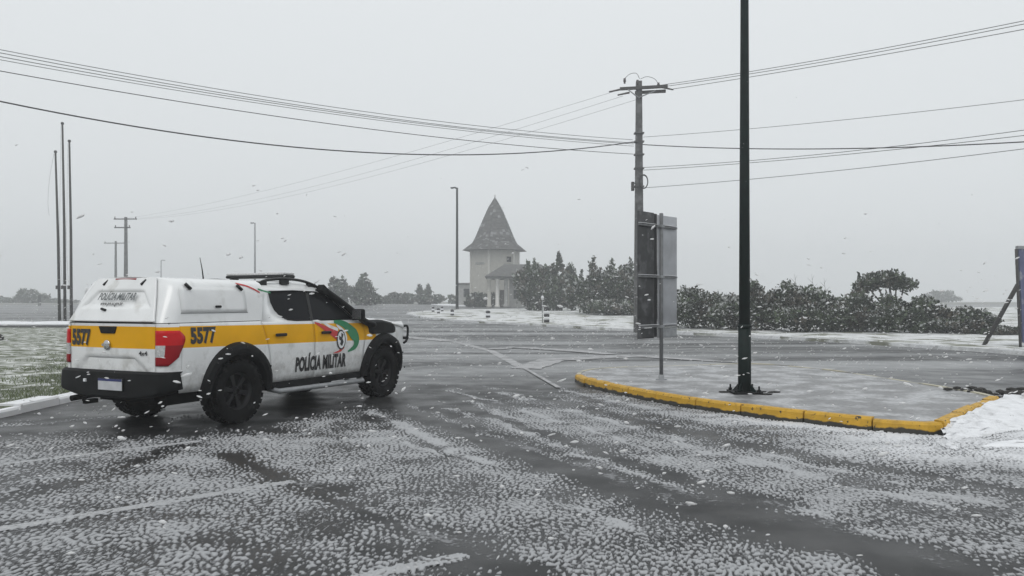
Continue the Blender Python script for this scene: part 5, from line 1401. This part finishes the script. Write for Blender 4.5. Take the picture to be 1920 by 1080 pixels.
for s in (-1, 1):
    split = 1.44
    def clip(poly, lo, hi):
        out = []
        for i in range(len(poly)):
            a, b = poly[i - 1], poly[i]
            for lim, sg in ((lo, 1), (hi, -1)): pass
            out.append(b)
        return out
    wr = [(.715, 1.665), (.70, 1.52), (.73, 1.42), (.81, 1.335), (.93, 1.285), (1.10, 1.267), (1.41, 1.266), (1.47, 1.672), (1.2, 1.68)]
    wf = [(1.47, 1.2655), (2.40, 1.262), (2.24, 1.395), (2.02, 1.545), (1.82, 1.635), (1.66, 1.668), (1.53, 1.671)]
    for w_, d in ((wr, doors[s][0]), (wf, doors[s][1])):
        bm = bmesh.new(); poly3(bm, [w_], lambda x, z: Vector((x, s * (cab_y(z) - .012), z))); from_bm('window', bm, M_GLASS, d)
    bm = bmesh.new(); poly3(bm, [[(1.41, 1.266), (1.47, 1.2655), (1.53, 1.671), (1.47, 1.672)]], lambda x, z: Vector((x, s * (cab_y(z) - .006), z))); from_bm('door_pillar', bm, M_BLACKG, cab)
    bm = bmesh.new()      # black weather strip round the glass
    tube(bm, [Vector((x, s * (cab_y(z) + .002), z)) for x, z in WIN + WIN[:1]], .009, 6, cap=False); from_bm('window_seal', bm, M_BLACKP, cab)
    bm = bmesh.new()      # door seam above the belt at the front pillar: dark weather deflector
    tube(bm, [Vector((x, s * (cab_y(z) + .012), z)) for x, z in ((1.70, 1.70), (1.86, 1.655), (2.05, 1.56), (2.27, 1.41), (2.45, 1.285))], .014, 6); from_bm('pillar_trim', bm, M_BLACKP, cab)
    # roof rail
    bm = bmesh.new(); tube(bm, smooth_path([(.60, s * .665, 1.765), (.74, s * .655, 1.815), (1.10, s * .645, 1.845), (1.45, s * .65, 1.83), (1.70, s * .67, 1.775), (1.80, s * .685, 1.73)], 5), .020, 8)
    for x, z in ((.66, 1.77), (1.10, 1.80), (1.66, 1.76)): box(bm, (x, s * .66, z), (.16, .04, .06))
    from_bm('roof_rail', bm, M_BLACKG, T)
# light bar
bm = bmesh.new(); box(bm, (1.36, .02, 1.888), (.26, 1.10, .045)); lb = bevelled(from_bm('light_bar', bm, M_BLACKG, T), .02)
bm = bmesh.new(); box(bm, (1.36, .02, 1.926), (.24, 1.08, .034)); bevelled(from_bm('light_bar_lens', bm, M_CLEAR, lb), .012)
bm = bmesh.new()
for y in (-.52, .52): box(bm, (1.36, y, 1.852), (.10, .08, .05))
from_bm('light_bar_foot', bm, M_BLACKP, lb)
bm = bmesh.new(); tube(bm, [(.62, .35, 1.80), (.60, .36, 1.98), (.57, .37, 2.14)], [.012, .007, .004], 6); from_bm('antenna', bm, M_BLACKP, T)

# bonnet, nose, snorkel, bull bar
bn = [(2.60, 1.262), (2.9, 1.262), (3.3, 1.235), (3.65, 1.18), (3.88, 1.105), (3.97, 1.03)]
def bon(i, k):
    x, z = bn[i]; x = x + (.10 * (1 - abs(k) ** 2) if i > 3 else .0)
    w = interp(x, [2.6, 3.3, 3.7, 4.0], [.86, .84, .80, .70]); return Vector((x, k * w, z + .022 * (1 - abs(k) ** 3) - (.035 if abs(k) > .97 else 0)))
bm = bmesh.new(); grid(bm, bon, range(6), [-1, -.96, -.85, -.6, -.3, 0, .3, .6, .85, .96, 1]); solid(from_bm('bonnet', bm, M_WHITE, T, smooth=True), .025)
bm = bmesh.new()
def nose(k, v):
    y = k * .76; x = 4.06 - .16 * abs(k) ** 2.2 - .03 * v; return Vector((x, y, .62 + .42 * v))
grid(bm, nose, list(np.linspace(-1, 1, 17)), [0, .25, .5, .75, 1], lambda k, v: 1 if abs(k) < .55 else 0); gr = from_bm('grille', bm, [M_WHITE, M_BLACKG], T, smooth=True); solid(gr, .03)
for s in (-1, 1):
    bm = bmesh.new(); grid(bm, lambda k, v: Vector((4.085 - .16 * k ** 2.2 - .03 * (.5 + v * .5), s * k * .765, .83 + .2 * v)), [.58, .7, .8, .9, 1], [0, .5, 1]); solid(from_bm('headlight', bm, M_CLEAR, T, smooth=True), .02)
bm = bmesh.new()
V = []
for k in np.linspace(-1, 1, 19):
    x = 4.10 - .36 * abs(k) ** 2.6; y = k * .86; V.append([bm.verts.new(p) for p in ((x, y, .66), (x + .02, y, .60), (x + .01, y, .46), (x - .05, y, .42), (x - .25, y * .97, .42), (x - .25, y * .97, .66))])
for A, B in zip(V[:-1], V[1:]):
    for j in range(6): bm.faces.new((A[j], A[(j + 1) % 6], B[(j + 1) % 6], B[j]))
bm.faces.new(V[0]); bm.faces.new(V[-1][::-1])
from_bm('front_bumper', bm, M_WHITE, T, smooth=True, angle=35)
bm = bmesh.new()
tube(bm, smooth_path([(3.98, -.66, 1.06), (4.06, -.70, 1.11), (4.16, -.70, 1.10), (4.17, -.70, .98), (4.13, -.70, .86), (4.05, -.70, .82)], 4), .020, 8)
tube(bm, smooth_path([(3.98, .66, 1.06), (4.06, .70, 1.11), (4.16, .70, 1.10), (4.17, .70, .98), (4.13, .70, .86), (4.05, .70, .82)], 4), .020, 8)
tube(bm, [(4.17, -.70, .90), (4.24, -.4, .90), (4.25, .4, .90), (4.17, .70, .90)], .025, 8)
from_bm('bull_bar', bm, M_BLACKP, T)
# snorkel up the right front pillar with its fender housing
bm = bmesh.new()
sn = smooth_path([(1.80, -.765, 1.70), (1.90, -.79, 1.655), (2.13, -.86, 1.51), (2.40, -.93, 1.335), (2.58, -.95, 1.225), (2.82, -.955, 1.16)], 5)
tube(bm, sn, [.058] * 3 + [.050] * (len(sn) - 3), 10)
box(bm, (1.79, -.77, 1.70), (.13, .11, .10), Matrix.Rotation(rad(32), 3, 'Y'))
so = from_bm('snorkel', bm, M_BLACKP, T)
bm = bmesh.new(); Vb = []
for x, z0, z1, y0 in ((2.72, 1.05, 1.20, .90), (2.82, 1.02, 1.235, .945), (3.1, 1.02, 1.235, .955), (3.38, 1.02, 1.19, .94), (3.50, 1.03, 1.13, .90)):
    Vb.append([bm.verts.new(p) for p in ((x, -.80, z0), (x, -y0, z0), (x, -y0, z1 - .03), (x, -y0 + .04, z1), (x, -.80, z1 + .01))])
for A, B in zip(Vb[:-1], Vb[1:]):
    for j in range(5): bm.faces.new((A[j], A[(j + 1) % 5], B[(j + 1) % 5], B[j]))
bm.faces.new(Vb[0]); bm.faces.new(Vb[-1][::-1]); bevelled(from_bm('snorkel_housing', bm, M_BLACKP, so), .01)

# ------------------------------------------------------------------ falling snow
def flakes(n):
    rg = np.random.default_rng(3)
    C = np.stack([rg.uniform(-22, 24, n), 4.6 + 37 * rg.random(n) ** 1.2 ** 1.0, 9.5 * rg.random(n) ** 2.1 + .05], 1)
    ib = bmesh.new(); bmesh.ops.create_icosphere(ib, subdivisions=1, radius=1.0)
    base = np.array([v.co for v in ib.verts]); tri = np.array([[v.index for v in f.verts] for f in ib.faces]); ib.free()
    sz = (0.006 + 0.0095 * rg.random(n) ** 2.2) * np.interp(C[:, 2], [1.6, 2.6], [1.0, 0.13])
    J = 1 + .5 * (rg.random((n, 12, 3)) - .5)
    V = base[None] * J * np.stack([sz * rg.uniform(1.2, 3.4, n), sz, sz * rg.uniform(.6, 1, n)], 1)[:, None]
    a = rg.normal(.12, .3, n); ca, sa = np.cos(a)[:, None], np.sin(a)[:, None]
    V = np.stack([V[..., 0] * ca - V[..., 2] * sa, V[..., 1], V[..., 0] * sa + V[..., 2] * ca], -1) + C[:, None]
    me = bpy.data.meshes.new('falling_snow')
    idx = (np.arange(n)[:, None, None] * 12 + tri[None]).reshape(-1)
    me.vertices.add(n * 12); me.vertices.foreach_set('co', V.reshape(-1))
    me.loops.add(len(idx)); me.loops.foreach_set('vertex_index', idx)
    me.polygons.add(n * 20); me.polygons.foreach_set('loop_start', np.arange(n * 20) * 3); me.polygons.foreach_set('loop_total', np.full(n * 20, 3)); me.update()
    for p in me.polygons: p.use_smooth = True
    kind(link('falling_snow', me, None, [M_FLAKE]), 'stuff')
flakes(24000)

# ------------------------------------------------------------------ air
bm = bmesh.new(); box(bm, (0, 157, 9.5), (470, 355, 22)); hz_o = from_bm('haze', bm, [])
hm = bpy.data.materials.new('haze'); hm.use_nodes = True; t = hm.node_tree; t.nodes.clear()
pv = t.nodes.new('ShaderNodeVolumePrincipled'); pv.inputs['Color'].default_value = (0.97, 0.985, 1, 1); pv.inputs['Density'].default_value = 0.0031; pv.inputs['Anisotropy'].default_value = 0.55
ou = t.nodes.new('ShaderNodeOutputMaterial'); t.links.new(pv.outputs[0], ou.inputs['Volume'])
hz_o.data.materials.append(hm); hz_o['kind'] = 'stuff'
